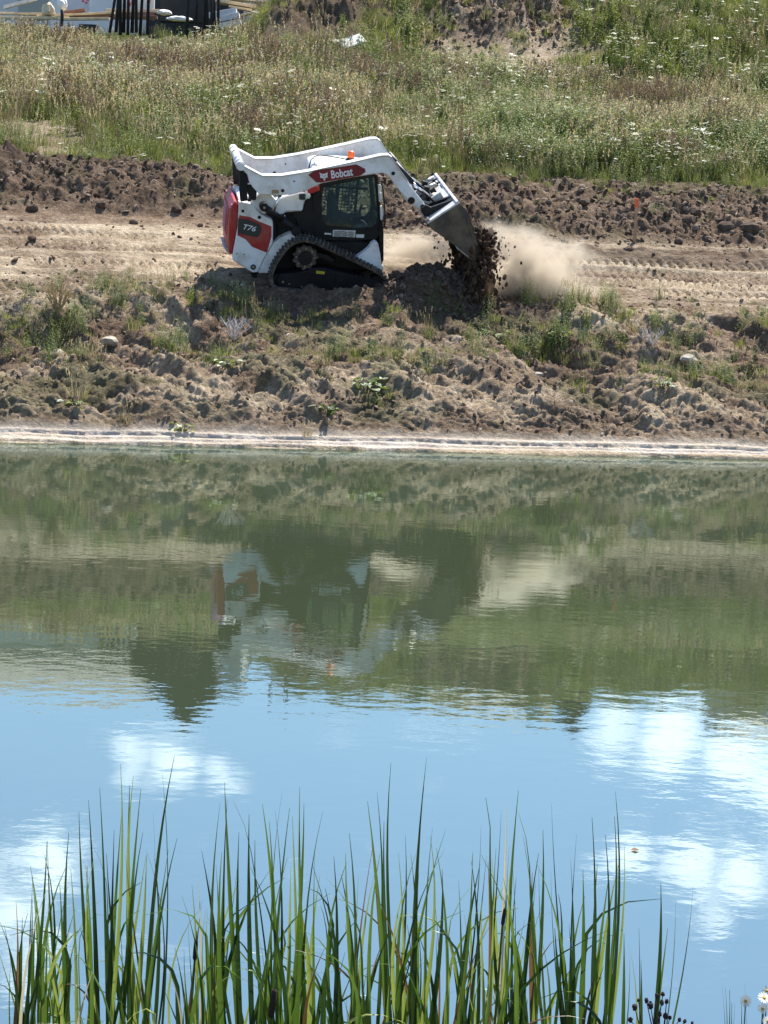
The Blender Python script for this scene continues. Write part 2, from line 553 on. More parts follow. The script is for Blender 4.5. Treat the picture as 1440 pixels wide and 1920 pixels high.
# ground material
m, nt, N, L = new_mat("soil")
out = N.new('ShaderNodeOutputMaterial')
b = N.new('ShaderNodeBsdfPrincipled')
b.inputs['Roughness'].default_value = .95
b.inputs['Specular IOR Level'].default_value = .15
L.new(b.outputs[0], out.inputs[0])
att = N.new('ShaderNodeAttribute')
att.attribute_name = 'zones'
sep = N.new('ShaderNodeSeparateColor')
L.new(att.outputs['Color'], sep.inputs[0])
geo = N.new('ShaderNodeNewGeometry')
def noise(scale, detail=6, rough=.55, vec=None):
    n = N.new('ShaderNodeTexNoise')
    n.inputs['Scale'].default_value = scale
    n.inputs['Detail'].default_value = detail
    n.inputs['Roughness'].default_value = rough
    L.new(vec or geo.outputs['Position'], n.inputs['Vector'])
    return n.outputs['Fac']
def ramp(fac, stops):
    r = N.new('ShaderNodeValToRGB')
    while len(r.color_ramp.elements) < len(stops):
        r.color_ramp.elements.new(.5)
    for e, (p, c) in zip(r.color_ramp.elements, stops):
        e.position = p; e.color = (*c, 1)
    L.new(fac, r.inputs[0])
    return r.outputs[0]
def mixrgb(f, a, b_):
    x = N.new('ShaderNodeMix')
    x.data_type = 'RGBA'
    x.clamp_factor = True
    L.new(f, x.inputs['Factor']); L.new(a, x.inputs['A']); L.new(b_, x.inputs['B'])
    return x.outputs['Result']
def nmath(op, a, b_, clamp=False):
    x = N.new('ShaderNodeMath')
    x.operation = op; x.use_clamp = clamp
    for i, v in enumerate((a, b_)):
        if hasattr(v, 'links'): L.new(v, x.inputs[i])
        else: x.inputs[i].default_value = v
    return x.outputs[0]
n1 = noise(3.0, 8, .62)
n2 = noise(16.0, 6, .65)
n3 = noise(70.0, 4, .7)
nmix = nmath('ADD', nmath('MULTIPLY', n1, .45), nmath('ADD', nmath('MULTIPLY', n2, .3), nmath('MULTIPLY', n3, .25)))
soil = ramp(nmix, [(.36, (.070, .042, .026)), (.47, (.155, .102, .066)), (.56, (.27, .195, .135)), (.66, (.45, .36, .26))])
sand = ramp(nmix, [(.36, (.32, .24, .155)), (.47, (.48, .38, .26)), (.58, (.64, .53, .385)), (.68, (.72, .63, .49))])
darks = ramp(nmix, [(.36, (.055, .036, .025)), (.50, (.115, .078, .054)), (.60, (.20, .140, .10)), (.68, (.32, .24, .175))])
grn = ramp(n2, [(.3, (.035, .042, .016)), (.5, (.075, .085, .03)), (.7, (.15, .14, .065))])
lf = nmath('ADD', sep.outputs[0], nmath('MULTIPLY', nmath('SUBTRACT', n2, .5), .9))
c = mixrgb(lf, soil, sand)
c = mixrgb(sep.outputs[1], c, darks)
gf = nmath('MULTIPLY', sep.outputs[2], nmath('ADD', nmath('MULTIPLY', n1, 2.0), -.1), True)
c = mixrgb(gf, c, grn)
pale_rgb = ramp(nmix, [(.36, (.46, .385, .32)), (.5, (.66, .59, .52)), (.62, (.74, .67, .59))])
c = mixrgb(att.outputs['Alpha'], c, pale_rgb)
L.new(c, b.inputs['Base Color'])
bp = N.new('ShaderNodeBump')
bp.inputs['Strength'].default_value = 1.0
bp.inputs['Distance'].default_value = .11
L.new(nmath('ADD', nmath('MULTIPLY', n2, .7), nmath('MULTIPLY', n3, .35)), bp.inputs['Height'])
L.new(bp.outputs[0], b.inputs['Normal'])
MAT_SOIL = m
me.materials.append(m)
ground = bpy.data.objects.new("ground", me)
COL.objects.link(ground)
tag(ground, 'earth bank, rutted dirt road, spoil berm and rising field', kind='structure')

# ---------------------------------------------------------------- pond
m, nt, N, L = new_mat("pond_water")
out = N.new('ShaderNodeOutputMaterial')
geo = N.new('ShaderNodeNewGeometry')
dif = N.new('ShaderNodeBsdfDiffuse')
dif.inputs['Color'].default_value = (.038, .050, .027, 1)
glo = N.new('ShaderNodeBsdfGlossy')
glo.inputs['Roughness'].default_value = .012
glo.inputs['Color'].default_value = (.88, 1.0, .97, 1)
fr = N.new('ShaderNodeFresnel')
fr.inputs['IOR'].default_value = 5.2
mixs = N.new('ShaderNodeMixShader')
L.new(fr.outputs[0], mixs.inputs[0]); L.new(dif.outputs[0], mixs.inputs[1]); L.new(glo.outputs[0], mixs.inputs[2])
L.new(mixs.outputs[0], out.inputs[0])
mpn = N.new('ShaderNodeMapping')
mpn.inputs['Scale'].default_value = (1.0, 1.25, 1)
L.new(geo.outputs['Position'], mpn.inputs['Vector'])
w1 = noise(5.5, 3, .5, mpn.outputs[0])
w2 = noise(1.1, 3, .5, mpn.outputs[0])
wv = noise(.35, 3, .5, mpn.outputs[0])
# wind patches: ripples strong in some places, calm in others
pm = N.new('ShaderNodeMapRange')
pm.inputs['From Min'].default_value = .42; pm.inputs['From Max'].default_value = .62
pm.inputs['To Min'].default_value = .25; pm.inputs['To Max'].default_value = 1.0
L.new(wv, pm.inputs['Value'])
hgt = nmath('ADD', nmath('MULTIPLY', nmath('MULTIPLY', w1, pm.outputs[0]), .0011), nmath('MULTIPLY', w2, .0017))
bp = N.new('ShaderNodeBump')
bp.inputs['Strength'].default_value = 1.0
bp.inputs['Distance'].default_value = 1.0
L.new(hgt, bp.inputs['Height'])
L.new(bp.outputs[0], glo.inputs['Normal'])
MAT_WATER = m
wx = 46
water = mesh_obj("pond_water", [(-wx, 3.5, 0), (wx, 3.5, 0), (wx, Y0 + 12, 0), (-wx, Y0 - 6, 0)], [(0, 1, 2, 3)], m)
tag(water, 'still olive pond mirroring the bank and blue sky', kind='structure')

# ================================================================ the loader
M_WHITE = mat_basic('white_paint', (.80, .80, .80), rough=.38, var=.04, scale=4, dirt=(.38, .31, .22), dirt_amt=.52, bump=.05, bscale=30)
M_BLACK = mat_basic('black_paint', (.008, .008, .0095), rough=.5, var=.3, scale=6, dirt=(.05, .042, .034), dirt_amt=.15, bump=.08, spec=.22)
M_RED = mat_basic('red_paint', (.33, .010, .014), rough=.42, var=.15, scale=5, dirt=(.30, .17, .12), dirt_amt=.30)
M_DECAL = mat_basic('dark_red_decal', (.17, .006, .012), rough=.4, var=.2, scale=3)
M_REDPALE = mat_basic('red_vent', (.42, .07, .08), rough=.55, var=.2, scale=20, dirt=(.45, .35, .30), dirt_amt=.4)  # paler, greyer red for the vent panel and tail lamps
M_PRINT = mat_basic('white_print', (.75, .75, .75), rough=.5, var=.05)
M_BADGE = mat_basic('badge_black', (.022, .024, .026), rough=.35, var=.2)
M_RUBBER = mat_basic('track_rubber', (.030, .028, .026), rough=.8, var=.3, scale=12, dirt=(.20, .155, .11), dirt_amt=.8, bump=.3)
M_STEEL = mat_basic('worn_steel', (.30, .29, .27), rough=.42, metal=.85, var=.2, scale=20, dirt=(.16, .13, .10), dirt_amt=.4)
M_CHROME = mat_basic('chrome_rod', (.75, .75, .75), rough=.12, metal=1.0, var=.02)
M_BUCKET = mat_basic('bucket_steel', (.062, .050, .038), rough=.7, metal=.1, var=.3, scale=5, dirt=(.15, .115, .08), dirt_amt=.8, bump=.25, bscale=18)
M_COUPLER = mat_basic('coupler_plate', (.62, .61, .60), rough=.42, var=.12, scale=9, dirt=(.25, .21, .17), dirt_amt=.4)
M_ORANGE = mat_basic('beacon_orange', (.95, .16, .03), rough=.25, var=.04)
M_SEAT = mat_basic('seat_cloth', (.03, .03, .034), rough=.9, var=.2)
M_LAMP = mat_basic('lamp_lens', (.75, .75, .70), rough=.15, var=.1)
M_STICKER = mat_basic('safety_sticker', (.62, .62, .60), rough=.5, var=.35, scale=45)
M_YEL = mat_basic('yellow_tag', (.45, .36, .03), rough=.5)
m, nt, N, L = new_mat('cab_glass')
out = N.new('ShaderNodeOutputMaterial')
g1 = N.new('ShaderNodeBsdfTransparent'); g1.inputs[0].default_value = (.80, .88, .82, 1)
g2 = N.new('ShaderNodeBsdfGlossy'); g2.inputs['Roughness'].default_value = .04
fr = N.new('ShaderNodeFresnel'); fr.inputs[0].default_value = 1.5
mx = N.new('ShaderNodeMixShader')
L.new(fr.outputs[0], mx.inputs[0]); L.new(g1.outputs[0], mx.inputs[1]); L.new(g2.outputs[0], mx.inputs[2]); L.new(mx.outputs[0], out.inputs[0])
M_GLASS = m

# machine frame: u forward, w away across its width, v up; it leans with the sloping road
yaw, roll, pit = R(9.5), R(13.2), R(1.3)
U = Vector((math.cos(yaw), math.sin(yaw), 0)); W = Vector((-math.sin(yaw), math.cos(yaw), 0)); V = Vector((0, 0, 1))
W, V = W * math.cos(roll) + V * math.sin(roll), V * math.cos(roll) - W * math.sin(roll)
U, V = U * math.cos(pit) - V * math.sin(pit), V * math.cos(pit) + U * math.sin(pit)
MO = at_depth(625, 553, 37.72)
MM = Matrix(((U.x, W.x, V.x, MO.x), (U.y, W.y, V.y, MO.y), (U.z, W.z, V.z, MO.z), (0, 0, 0, 1)))
MI = MM.inverted()
CAML = MI @ Vector((0, 0, CAM_H))
def P(px, py, w=0.0):
    """pixel of the photograph -> (u, v) on the machine's plane at width w"""
    d = MI.to_3x3() @ pix_dir(px, py)
    k = (w - CAML.y) / d.y
    return (CAML.x + d.x * k, CAML.z + d.z * k)
def Z1(a, b): return (390 + a / 2.5714, 240 + b / 2.5714)
def Z2(a, b): return (400 + a / 5.1429, 250 + b / 5.1429)
def Z5(a, b): return (770 + a / 8.4706, 310 + b / 8.4706)
def Q(pts, w, z=Z1):
    return [P(*z(a, b), w) for a, b in pts]

loader = empty('track_loader', 'white and red compact track loader with raised arms, tipping soil on the bank', 'loader')
loader.matrix_world = MM

def prism(name, uv, w0, w1, mat, parent=loader, bevel=.008):
    n = len(uv)
    vs = [(u, w0, v) for u, v in uv] + [(u, w1, v) for u, v in uv]
    fs = [tuple(range(n)), tuple(range(2 * n - 1, n - 1, -1))]
    fs += [(i, (i + 1) % n, n + (i + 1) % n, n + i) for i in range(n)]
    o = mesh_obj(name, vs, fs, mat, parent)
    bm = bmesh.new(); bm.from_mesh(o.data)
    bmesh.ops.recalc_face_normals(bm, faces=bm.faces)
    bm.to_mesh(o.data); bm.free()
    if bevel:
        do_bevel(o, bevel)
    return o

def ringobj(name, outer, inner, w0, w1, mat, parent=loader, bevel=.006):
    n = len(outer)
    vs = []
    for w in (w0, w1):
        vs += [(u, w, v) for u, v in outer] + [(u, w, v) for u, v in inner]
    fs = []
    for i in range(n):
        j = (i + 1) % n
        fs.append((i, j, n + j, n + i))
        fs.append((2 * n + i, 3 * n + i, 3 * n + j, 2 * n + j))
        fs.append((i, 2 * n + i, 2 * n + j, j))
        fs.append((n + i, n + j, 3 * n + j, 3 * n + i))
    o = mesh_obj(name, vs, fs, mat, parent)
    bm = bmesh.new(); bm.from_mesh(o.data)
    bmesh.ops.recalc_face_normals(bm, faces=bm.faces)
    bm.to_mesh(o.data); bm.free()
    do_bevel(o, bevel)
    return o

def disc(name, c, r, w0, w1, mat, parent=loader, n=20, bevel=.004):
    return prism(name, [(c[0] + r * math.cos(2 * math.pi * k / n), c[1] + r * math.sin(2 * math.pi * k / n)) for k in range(n)], w0, w1, mat, parent, bevel)

def rod(name, a, b, wa, wb, r, mat, parent=loader, n=12):
    mb = MB()
    mb.tube([(a[0], wa, a[1]), (b[0], wb, b[1])], r, n)
    o = mb.build(name, mat, parent, smooth=False)
    for p in o.data.polygons:
        p.use_smooth = len(p.vertices) == 4
    return o

WARM0, WARM1 = .13, .25                            # near arm
FARM0, FARM1 = 1.45, 1.57                          # far arm
# ---- lift arms
arm_uv = Q([(163, 180), (200, 198), (262, 232), (355, 232), (480, 212), (700, 165), (836, 135), (868, 134), (884, 142), (930, 210), (965, 262), (1010, 322), (1046, 366), (1050, 382),
            (1043, 395), (1028, 399), (985, 375), (948, 330), (905, 282), (880, 245), (862, 226), (845, 218), (815, 220), (700, 237), (545, 268), (480, 300), (400, 322), (330, 326), (247, 322), (215, 285), (200, 262), (190, 225), (160, 196)], WARM0)
for (w0, w1, near) in ((WARM0, WARM1, True), (FARM0, FARM1, False)):
    arm = prism('lift_arm', arm_uv, w0, w1, M_WHITE, bevel=.012)
    # thick top flange that catches the sun
    top = Q([(163, 176), (262, 228), (355, 228), (480, 208), (700, 161), (836, 130), (870, 129), (888, 140), (930, 205), (968, 258)], WARM0)
    mb = MB()
    for k in range(len(top) - 1):
        (u0, v0_), (u1, v1_) = top[k], top[k + 1]
        e = Vector((u1 - u0, 0, v1_ - v0_)); nrm = Vector((-e.z, 0, e.x)).normalized() * .012
        mb.add([(u0, w0 - .02, v0_), (u1, w0 - .02, v1_), (u1, w1 + .02, v1_), (u0, w1 + .02, v0_),
                (u0 - nrm.x, w0 - .02, v0_ - nrm.z), (u1 - nrm.x, w0 - .02, v1_ - nrm.z), (u1 - nrm.x, w1 + .02, v1_ - nrm.z), (u0 - nrm.x, w1 + .02, v0_ - nrm.z)],
               [(0, 3, 2, 1), (4, 5, 6, 7), (0, 1, 5, 4), (2, 3, 7, 6), (1, 2, 6, 5), (3, 0, 4, 7)])
    mb.build('flange', M_WHITE, arm)
    for (a, b_, r, nm) in ((893, 219, 9, 'pin_hole'), (980, 350, 17, 'pin_hole'), (1033, 378, 9, 'pin_hole'), (415, 257, 4, 'pin_hole'), (372, 177, 0, ''), (360, 302, 8, 'pin_hole')):
        if r:
            disc(nm, P(*Z1(a, b_), WARM0), r / 2.57 / 110, w0 - .006, w0 + .01, M_BLACK, arm)
    for (a, b_, r) in ((1033, 378, 15),):
        c = P(*Z1(a, b_), WARM0)
        n = 18
        ringobj('pin_boss', [(c[0] + r / 283 * math.cos(2 * math.pi * k / n), c[1] + r / 283 * math.sin(2 * math.pi * k / n)) for k in range(n)],
                [(c[0] + .6 * r / 283 * math.cos(2 * math.pi * k / n), c[1] + .6 * r / 283 * math.sin(2 * math.pi * k / n)) for k in range(n)], w0 - .015, w0 + .02, M_WHITE, arm)
    if near:
        near_arm = arm
# cross tubes between the arms
c0 = P(*Z1(158, 186), WARM0)
rod('cross_tube', c0, c0, WARM0 - .03, FARM1 + .03, .062, M_WHITE, n=20)
for wq in (WARM0 + .04, WARM1 + .12, .62, 1.1, FARM0 - .05):
    rod('tube_collar', c0, c0, wq, wq + .05, .074, M_WHITE, n=20)
c1 = P(*Z1(980, 352), WARM0)
rod('front_cross_tube', c1, c1, WARM1 - .02, FARM0 + .02, .07, M_WHITE, n=18)

# ---- decal, emblem and lettering on the near arm
dec = prism('side_decal', Q([(483, 226), (512, 206), (600, 193), (715, 175), (757, 196), (759, 212), (735, 229), (640, 246), (545, 263), (522, 262)], WARM0), WARM0 - .004, WARM0 + .002, M_DECAL, near_arm, bevel=0)
dec['label'] = 'dark red name decal on the arm'
def letter(name, body, z_a, z_b, w, height, mat, parent, zf=Z1, shear=0.0, bold=.0, squeeze=1.0):
    """writing as a flat mesh between two baseline pixels, its height in pixels of the photograph"""
    cu = bpy.data.curves.new(name, 'FONT')
    cu.body = body
    cu.size = 1.0
    cu.shear = shear
    cu.offset = bold
    cu.extrude = 0.01
    cu.resolution_u = 3
    tmp = bpy.data.objects.new(name + '_tmp', cu)
    COL.objects.link(tmp)
    bpy.context.view_layer.update()
    me = bpy.data.meshes.new_from_object(tmp.evaluated_get(bpy.context.evaluated_depsgraph_get()))
    bpy.data.objects.remove(tmp)
    a = Vector(P(*zf(*z_a), w)); b2 = Vector(P(*zf(*z_b), w))
    co = np.array([v.co for v in me.vertices])
    x0, x1 = co[:, 0].min(), co[:, 0].max()
    h = co[:, 1].max() - min(0, 0)
    ex = (b2 - a); L_ = ex.length; ex = ex / L_; ey = Vector((-ex.y, ex.x))
    sx = L_ / (x1 - x0); sy = height / 110.0 / h
    for v in me.vertices:
        q = a + ex * ((v.co.x - x0) * sx) + ey * (v.co.y * sy)
        v.co = (q.x, w - v.co.z * .3, q.y)
    me.materials.clear(); me.materials.append(mat)
    o = bpy.data.objects.new(name, me)
    COL.objects.link(o); o.parent = parent
    return o
letter('lettering', 'Bobcat', (596, 243), (700, 227), WARM0 - .006, 14.5, M_PRINT, dec, bold=.022)
head = Q([(1020, 375), (1040, 388), (1058, 391), (1078, 387), (1104, 375), (1099, 398), (1103, 428), (1090, 421), (1082, 432), (1064, 436), (1047, 430), (1028, 424), (1032, 405)], WARM0, Z2)
prism('emblem', head, WARM0 - .008, WARM0 - .003, M_PRINT, dec, bevel=0)
for pts in ([(1042, 402), (1058, 408), (1050, 414)], [(1086, 400), (1070, 408), (1080, 413)], [(1060, 416), (1070, 416), (1066, 424)]):
    prism('emblem_eye', Q(pts, WARM0, Z2), WARM0 - .011, WARM0 - .007, M_DECAL, dec, bevel=0)
disc('emblem_dot', P(*Z2(1071, 446), WARM0), .014, WARM0 - .008, WARM0 - .003, M_PRINT, dec, n=10, bevel=0)

# ---- rear links (dark uprights under the cross tube)
for w0 in (.16, 1.42):
    prism('rear_link', Q([(150, 180), (172, 178), (188, 205), (191, 270), (190, 352), (157, 356), (152, 300)], .16), w0, w0 + .1, M_BLACK)
    prism('rear_link_brace', Q([(192, 275), (215, 275), (238, 305), (232, 350), (205, 350), (192, 320)], .16), w0 + .02, w0 + .07, M_BLACK)
# ---- engine hood and body core
prism('engine_hood', Q([(150, 362), (190, 345), (300, 345), (330, 360), (335, 560), (300, 660), (240, 690), (130, 625), (128, 480)], .42), .42, 1.28, M_BLACK, bevel=.02)
prism('hood_top', Q([(150, 350), (195, 332), (250, 330), (300, 342), (300, 350), (150, 366)], .42), .46, 1.24, M_WHITE)
prism('belly_frame', Q([(240, 690), (330, 555), (700, 545), (830, 560), (843, 676), (600, 700), (300, 705)], .45), .47, 1.38, M_BLACK, bevel=.02)
# ---- tailgate
tg = prism('tailgate', Q([(130, 352), (146, 370), (144, 480), (117, 613), (100, 602), (97, 532), (106, 392)], .28), .28, 1.42, M_RED, bevel=.02)
prism('vent_panel', Q([(106, 402), (98, 530), (101, 585), (97, 585), (93, 530), (101, 402)], .28), .50, 1.20, M_REDPALE, tg, bevel=.006)
for k in range(9):
    t_ = k / 8
    a = (103 - 8 * t_, 410 + 115 * t_)
    q = P(*Z1(a[0] - 2, a[1]), .28)
    rod('vent_slat', q, q, .53, 1.17, .012, M_RED, tg, n=6)
for wq in (.30, 1.3):
    prism('tail_lamp', Q([(112, 372), (122, 372), (118, 392), (108, 392)], .28), wq, wq + .09, M_REDPALE, tg)
prism('rear_step', Q([(58, 527), (78, 530), (98, 560), (84, 560)], 1.2), .5, 1.25, M_COUPLER)
# ---- rear side panels
side = Q([(149, 356), (165, 357), (215, 367), (235, 392), (258, 418), (312, 444), (314, 470), (313, 556), (265, 640), (241, 696), (215, 698), (118, 637), (121, 600), (143, 480)], .24)
for (w0, w1, near) in ((.24, .42, True), (1.28, 1.46, False)):
    sp = prism('side_panel', side, w0, w1, M_WHITE, bevel=.014)
    if near:
        ins = prism('red_inlay', Q([(150, 420), (205, 430), (250, 452), (306, 474), (306, 522), (284, 601), (212, 572), (182, 537), (141, 516), (146, 470)], .24), .232, .26, M_RED, sp, bevel=.004)
        bd = prism('badge', Q([(146, 436), (192, 440), (248, 463), (258, 480), (254, 505), (238, 526), (205, 521), (142, 505)], .24), .222, .25, M_BADGE, ins, bevel=.004)
        letter('lettering', 'T76', (168, 487), (228, 500), .216, 9.5, M_PRINT, sp, shear=.25, bold=.01)
        for (a, b_, r) in ((168, 400, 7), (248, 430, 8), (139, 606, 3), (174, 609, 3), (218, 670, 13)):
            disc('bolt', P(*Z1(a, b_), .24), r / 283, .23, .25, M_BLACK, sp, n=12, bevel=0)
        disc('tie_down', P(*Z1(218, 670), .24), 7 / 283, .222, .24, M_STEEL, sp, n=12)
prism('tow_hook', Q([(205, 696), (240, 698), (236, 722), (214, 722)], .35), .35, .5, M_BLACK)
# ---- arm link, tank and machinery between panel and cab
for (w0, w1) in ((.28, .40), (1.30, 1.42)):
    prism('arm_link', Q([(246, 318), (302, 320), (330, 350), (300, 400), (270, 418), (240, 400), (215, 378), (210, 345), (232, 335)], .28), w0, w1, M_WHITE)
    prism('side_tank', Q([(302, 392), (318, 352), (345, 338), (400, 321), (452, 308), (493, 317), (497, 336), (466, 350), (455, 402), (378, 404), (348, 428), (310, 405)], .34), w0 + .06, w1 + .1, M_WHITE, bevel=.02)
prism('engine_cover', Q([(400, 322), (402, 314), (432, 292), (470, 285), (536, 278), (539, 300), (500, 316), (448, 316)], .40), .38, .56, M_RED)
prism('cover_bracket', Q([(465, 285), (478, 284), (482, 318), (492, 322), (490, 340), (472, 340)], .34), .33, .36, M_WHITE)
prism('cover_latch', Q([(438, 317), (468, 315), (468, 345), (440, 344)], .34), .31, .34, M_BADGE)
prism('machinery_bay', Q([(310, 440), (345, 420), (380, 405), (456, 400), (470, 340), (500, 320), (520, 530), (445, 532), (312, 590)], .46), .46, .60, M_BLACK)
for wq in (.20, 1.42):
    o = rod('lift_cylinder', P(*Z1(268, 378), .2), P(*Z1(352, 440), .2), wq, wq, .058, M_BLACK)
    rod('lift_cylinder', P(*Z1(345, 432), .2), P(*Z1(432, 502), .2), wq + .06, wq + .06, .066, M_BLACK)
    disc('cylinder_eye', P(*Z1(268, 378), .2), .07, wq - .06, wq + .07, M_BLACK)
    disc('cylinder_pin', P(*Z1(270, 380), .2), .022, wq - .075, wq - .04, M_STEEL, n=10)
    disc('cylinder_eye', P(*Z1(424, 498), .2), .08, wq - .02, wq + .1, M_BLACK)
    rod('cylinder_rod', P(*Z1(345, 322), .2), P(*Z1(316, 410), .2), wq, wq, .018, M_CHROME)
    disc('rod_eye', P(*Z1(347, 324), .2), .03, wq - .03, wq + .03, M_BLACK, n=12)
prism('warning_sticker', Q([(308, 298), (341, 298), (341, 316), (308, 316)], WARM0), WARM0 - .004, WARM0 + .001, mat_basic('sticker_tan', (.34, .24, .12), rough=.6), near_arm, bevel=0)
for (a, b_, c, dd) in (((395, 410), (430, 440), (440, 480), (470, 520)), ((360, 415), (400, 470), (420, 540), (400, 560)), ((200, 345), (205, 320), (240, 330), (250, 360)), ((330, 470), (350, 520), (330, 560), (360, 580))):
    hb = MB()
    hb.tube([(P(*Z1(*q), .44)[0], .44, P(*Z1(*q), .44)[1]) for q in (a, b_, c, dd)], .018, 6)
    hb.build('hydraulic_hose', M_BLACK, loader, smooth=True)
# ---- rear fender over the tracks
for (w0, w1) in ((.26, .46), (1.38, 1.5)):
    prism('rear_fender', Q([(241, 697), (266, 640), (315, 556), (350, 530), (390, 512), (442, 500), (447, 535), (415, 548), (380, 566), (345, 600), (312, 655), (296, 700), (250, 700)], .26), w0, w1, M_WHITE)
    prism('front_fender', Q([(806, 547), (820, 555), (830, 600), (837, 660), (846, 668), (842, 684), (826, 682), (760, 655), (704, 630), (745, 605), (775, 580), (790, 558)], .30), w0 + .04, w1, M_WHITE)

# ---- cab
CW0, CW1 = .46, 1.32
outer = Q([(502, 330), (520, 290), (545, 264), (700, 236), (806, 220), (816, 250), (824, 330), (836, 440), (832, 500), (812, 536), (700, 545), (512, 540), (506, 450)], CW0)
inner = Q([(548, 352), (553, 315), (560, 285), (690, 258), (802, 236), (806, 262), (812, 340), (818, 430), (812, 455), (790, 478), (700, 482), (575, 472), (552, 440)], CW0)
for (w0, w1, near) in ((CW0, CW0 + .05, True), (CW1 - .05, CW1, False)):
    door = ringobj('cab_side', outer, inner, w0, w1, M_BLACK)
    prism('side_glass', inner, w0 + .02, w0 + .026, M_GLASS, door, bevel=0)
    if near:
        st_ = prism('warning_sticker', Q([(602, 491), (711, 494), (710, 527), (601, 523)], CW0), w0 - .004, w0, M_STICKER, door, bevel=0)
        prism('warning_sticker', Q([(715, 512), (753, 513), (752, 529), (715, 528)], CW0), w0 - .004, w0, M_STICKER, door, bevel=0)
        prism('warning_sticker', Q([(562, 505), (594, 507), (594, 515), (562, 513)], CW0), w0 - .004, w0, M_STICKER, door, bevel=0)
        ln = MB()
        for k in range(7):
            for (xa, xb) in (((606, 640), (644, 706)) if k % 2 else ((606, 670), (676, 700))):
                y_ = 496 + k * 4
                q0 = P(*Z1(xa, y_ + (xa - 602) * .03), CW0); q1 = P(*Z1(xb, y_ + (xb - 602) * .03), CW0)
                ln.box((q0[0], w0 - .006, q0[1] - .0035), (q1[0], w0 - .0045, q0[1] + .0035))
        ln.build('print_lines', M_BADGE, st_)
        hd = MB()
        hd.tube([(P(*Z1(*q), CW0)[0], w0 - .03, P(*Z1(*q), CW0)[1]) for q in ((735, 440), (752, 448), (762, 462), (764, 474))], .012, 6)
        hd.build('door_handle', M_STEEL, door, smooth=True)
    else:
        gm = MB()
        iu = [p[0] for p in inner]; iv = [p[1] for p in inner]
        u0, u1, v0_, v1_ = min(iu), max(iu) - .28, min(iv) + .1, max(iv)
        nu, nv = int((u1 - u0) / .055), int((v1_ - v0_) / .055)
        for k in range(nu + 1):
            u_ = u0 + (u1 - u0) * k / nu
            gm.box((u_ - .0055, w0 - .01, v0_), (u_ + .0055, w0, v1_ - .02))
        for k in range(nv + 1):
            v_ = v0_ + (v1_ - v0_) * k / nv
            gm.box((u0, w0 - .022, v_ - .0055), (u1, w0 - .012, v_ + .0055))
        gm.build('window_grille', M_BLACK, door)
        gm = MB()
        for a_ in (.36,):
            um = u0 + (u1 - u0) * .52
            gm.box((um - .03, w0 - .05, v0_), (um + .03, w0 - .024, v1_))
            vm = v0_ + (v1_ - v0_) * .52
            gm.box((u0, w0 - .05, vm - .022), (u1 + .2, w0 - .024, vm + .022))
        gm.box((u1, w0 - .05, v0_ - .1), (u1 + .035, w0 - .002, v1_))
        gm.build('guard_bars', M_BLACK, door)
roof_uv = Q([(500, 205), (512, 190), (540, 184), (690, 186), (800, 194), (812, 224), (700, 240), (545, 268), (505, 300), (498, 240)], CW0)
cr = prism('cab_roof', roof_uv, CW0 - .01, CW1 + .01, M_WHITE, bevel=.02)
for k in range(4):
    a = P(*Z1(550 + k * 0, 184), CW0); b_ = P(*Z1(680, 186), CW0)
    mbx = MB(); wq = CW0 + .14 + k * .18
    mbx.box((a[0], wq, a[1] - .01), (b_[0], wq + .03, a[1] + .012))
    mbx.build('roof_rib', M_WHITE, cr, bevel=.006)
tr = P(*Z1(506, 240), CW0); tr2 = P(*Z1(502, 310), CW0)
prism('cab_back', Q([(502, 300), (512, 300), (520, 540), (506, 540)], CW0), CW0 + .05, CW1 - .05, M_BLACK)
prism('cab_floor', Q([(506, 520), (832, 500), (812, 545), (512, 545)], CW0), CW0 + .05, CW1 - .05, M_BLACK)
fu = Q([(806, 222), (818, 224), (838, 440), (846, 500), (846, 640), (834, 640), (826, 560), (822, 500), (826, 440)], CW0)
for wq in (CW0 - .02, CW1 - .04):
    prism('front_post', fu, wq, wq + .06, M_BLACK)
prism('front_glass', Q([(812, 232), (816, 232), (836, 440), (831, 440)], CW0), CW0 + .05, CW1 - .05, M_GLASS, bevel=0)
prism('front_panel', Q([(826, 440), (838, 440), (846, 500), (846, 650), (830, 650), (822, 500)], CW0), CW0 + .04, CW1 - .04, M_BLACK)
# lamps and guard loop on the cab's front edge
lampbar = prism('lamp_bracket', Q([(817, 262), (830, 262), (836, 352), (822, 352)], CW0), CW0 - .06, CW0 - .02, M_WHITE)
prism('work_lamp', Q([(820, 268), (833, 268), (834, 296), (822, 296)], CW0), CW0 - .10, CW0 - .06, M_LAMP, lampbar)
prism('work_lamp', Q([(823, 306), (835, 306), (837, 340), (825, 340)], CW0), CW0 - .10, CW0 - .06, M_LAMP, lampbar)
prism('mirror_housing', Q([(826, 372), (836, 368), (841, 410), (836, 440), (828, 436)], CW0), CW0 - .10, CW0 - .04, M_LAMP)
lp = MB()
lp.tube([(P(*Z1(*q), CW0)[0], CW0 - .08, P(*Z1(*q), CW0)[1]) for q in ((812, 262), (828, 260), (839, 275), (844, 330), (849, 400), (850, 450), (846, 472), (838, 465))], .013, 6)
lp.build('guard_loop', M_BLACK, loader, smooth=True)
# seat and controls seen through the glass
se = prism('seat', Q([(585, 500), (590, 330), (618, 322), (636, 420), (700, 440), (702, 500)], CW0 + .2), CW0 + .22, CW1 - .22, M_SEAT, bevel=.03)
prism('armrest', Q([(640, 415), (735, 405), (738, 425), (642, 432)], CW0 + .2), CW0 + .12, CW0 + .2, M_SEAT)
rod('joystick', P(*Z1(730, 408), CW0 + .16), P(*Z1(742, 370), CW0 + .16), CW0 + .16, CW0 + .16, .018, M_BLACK)
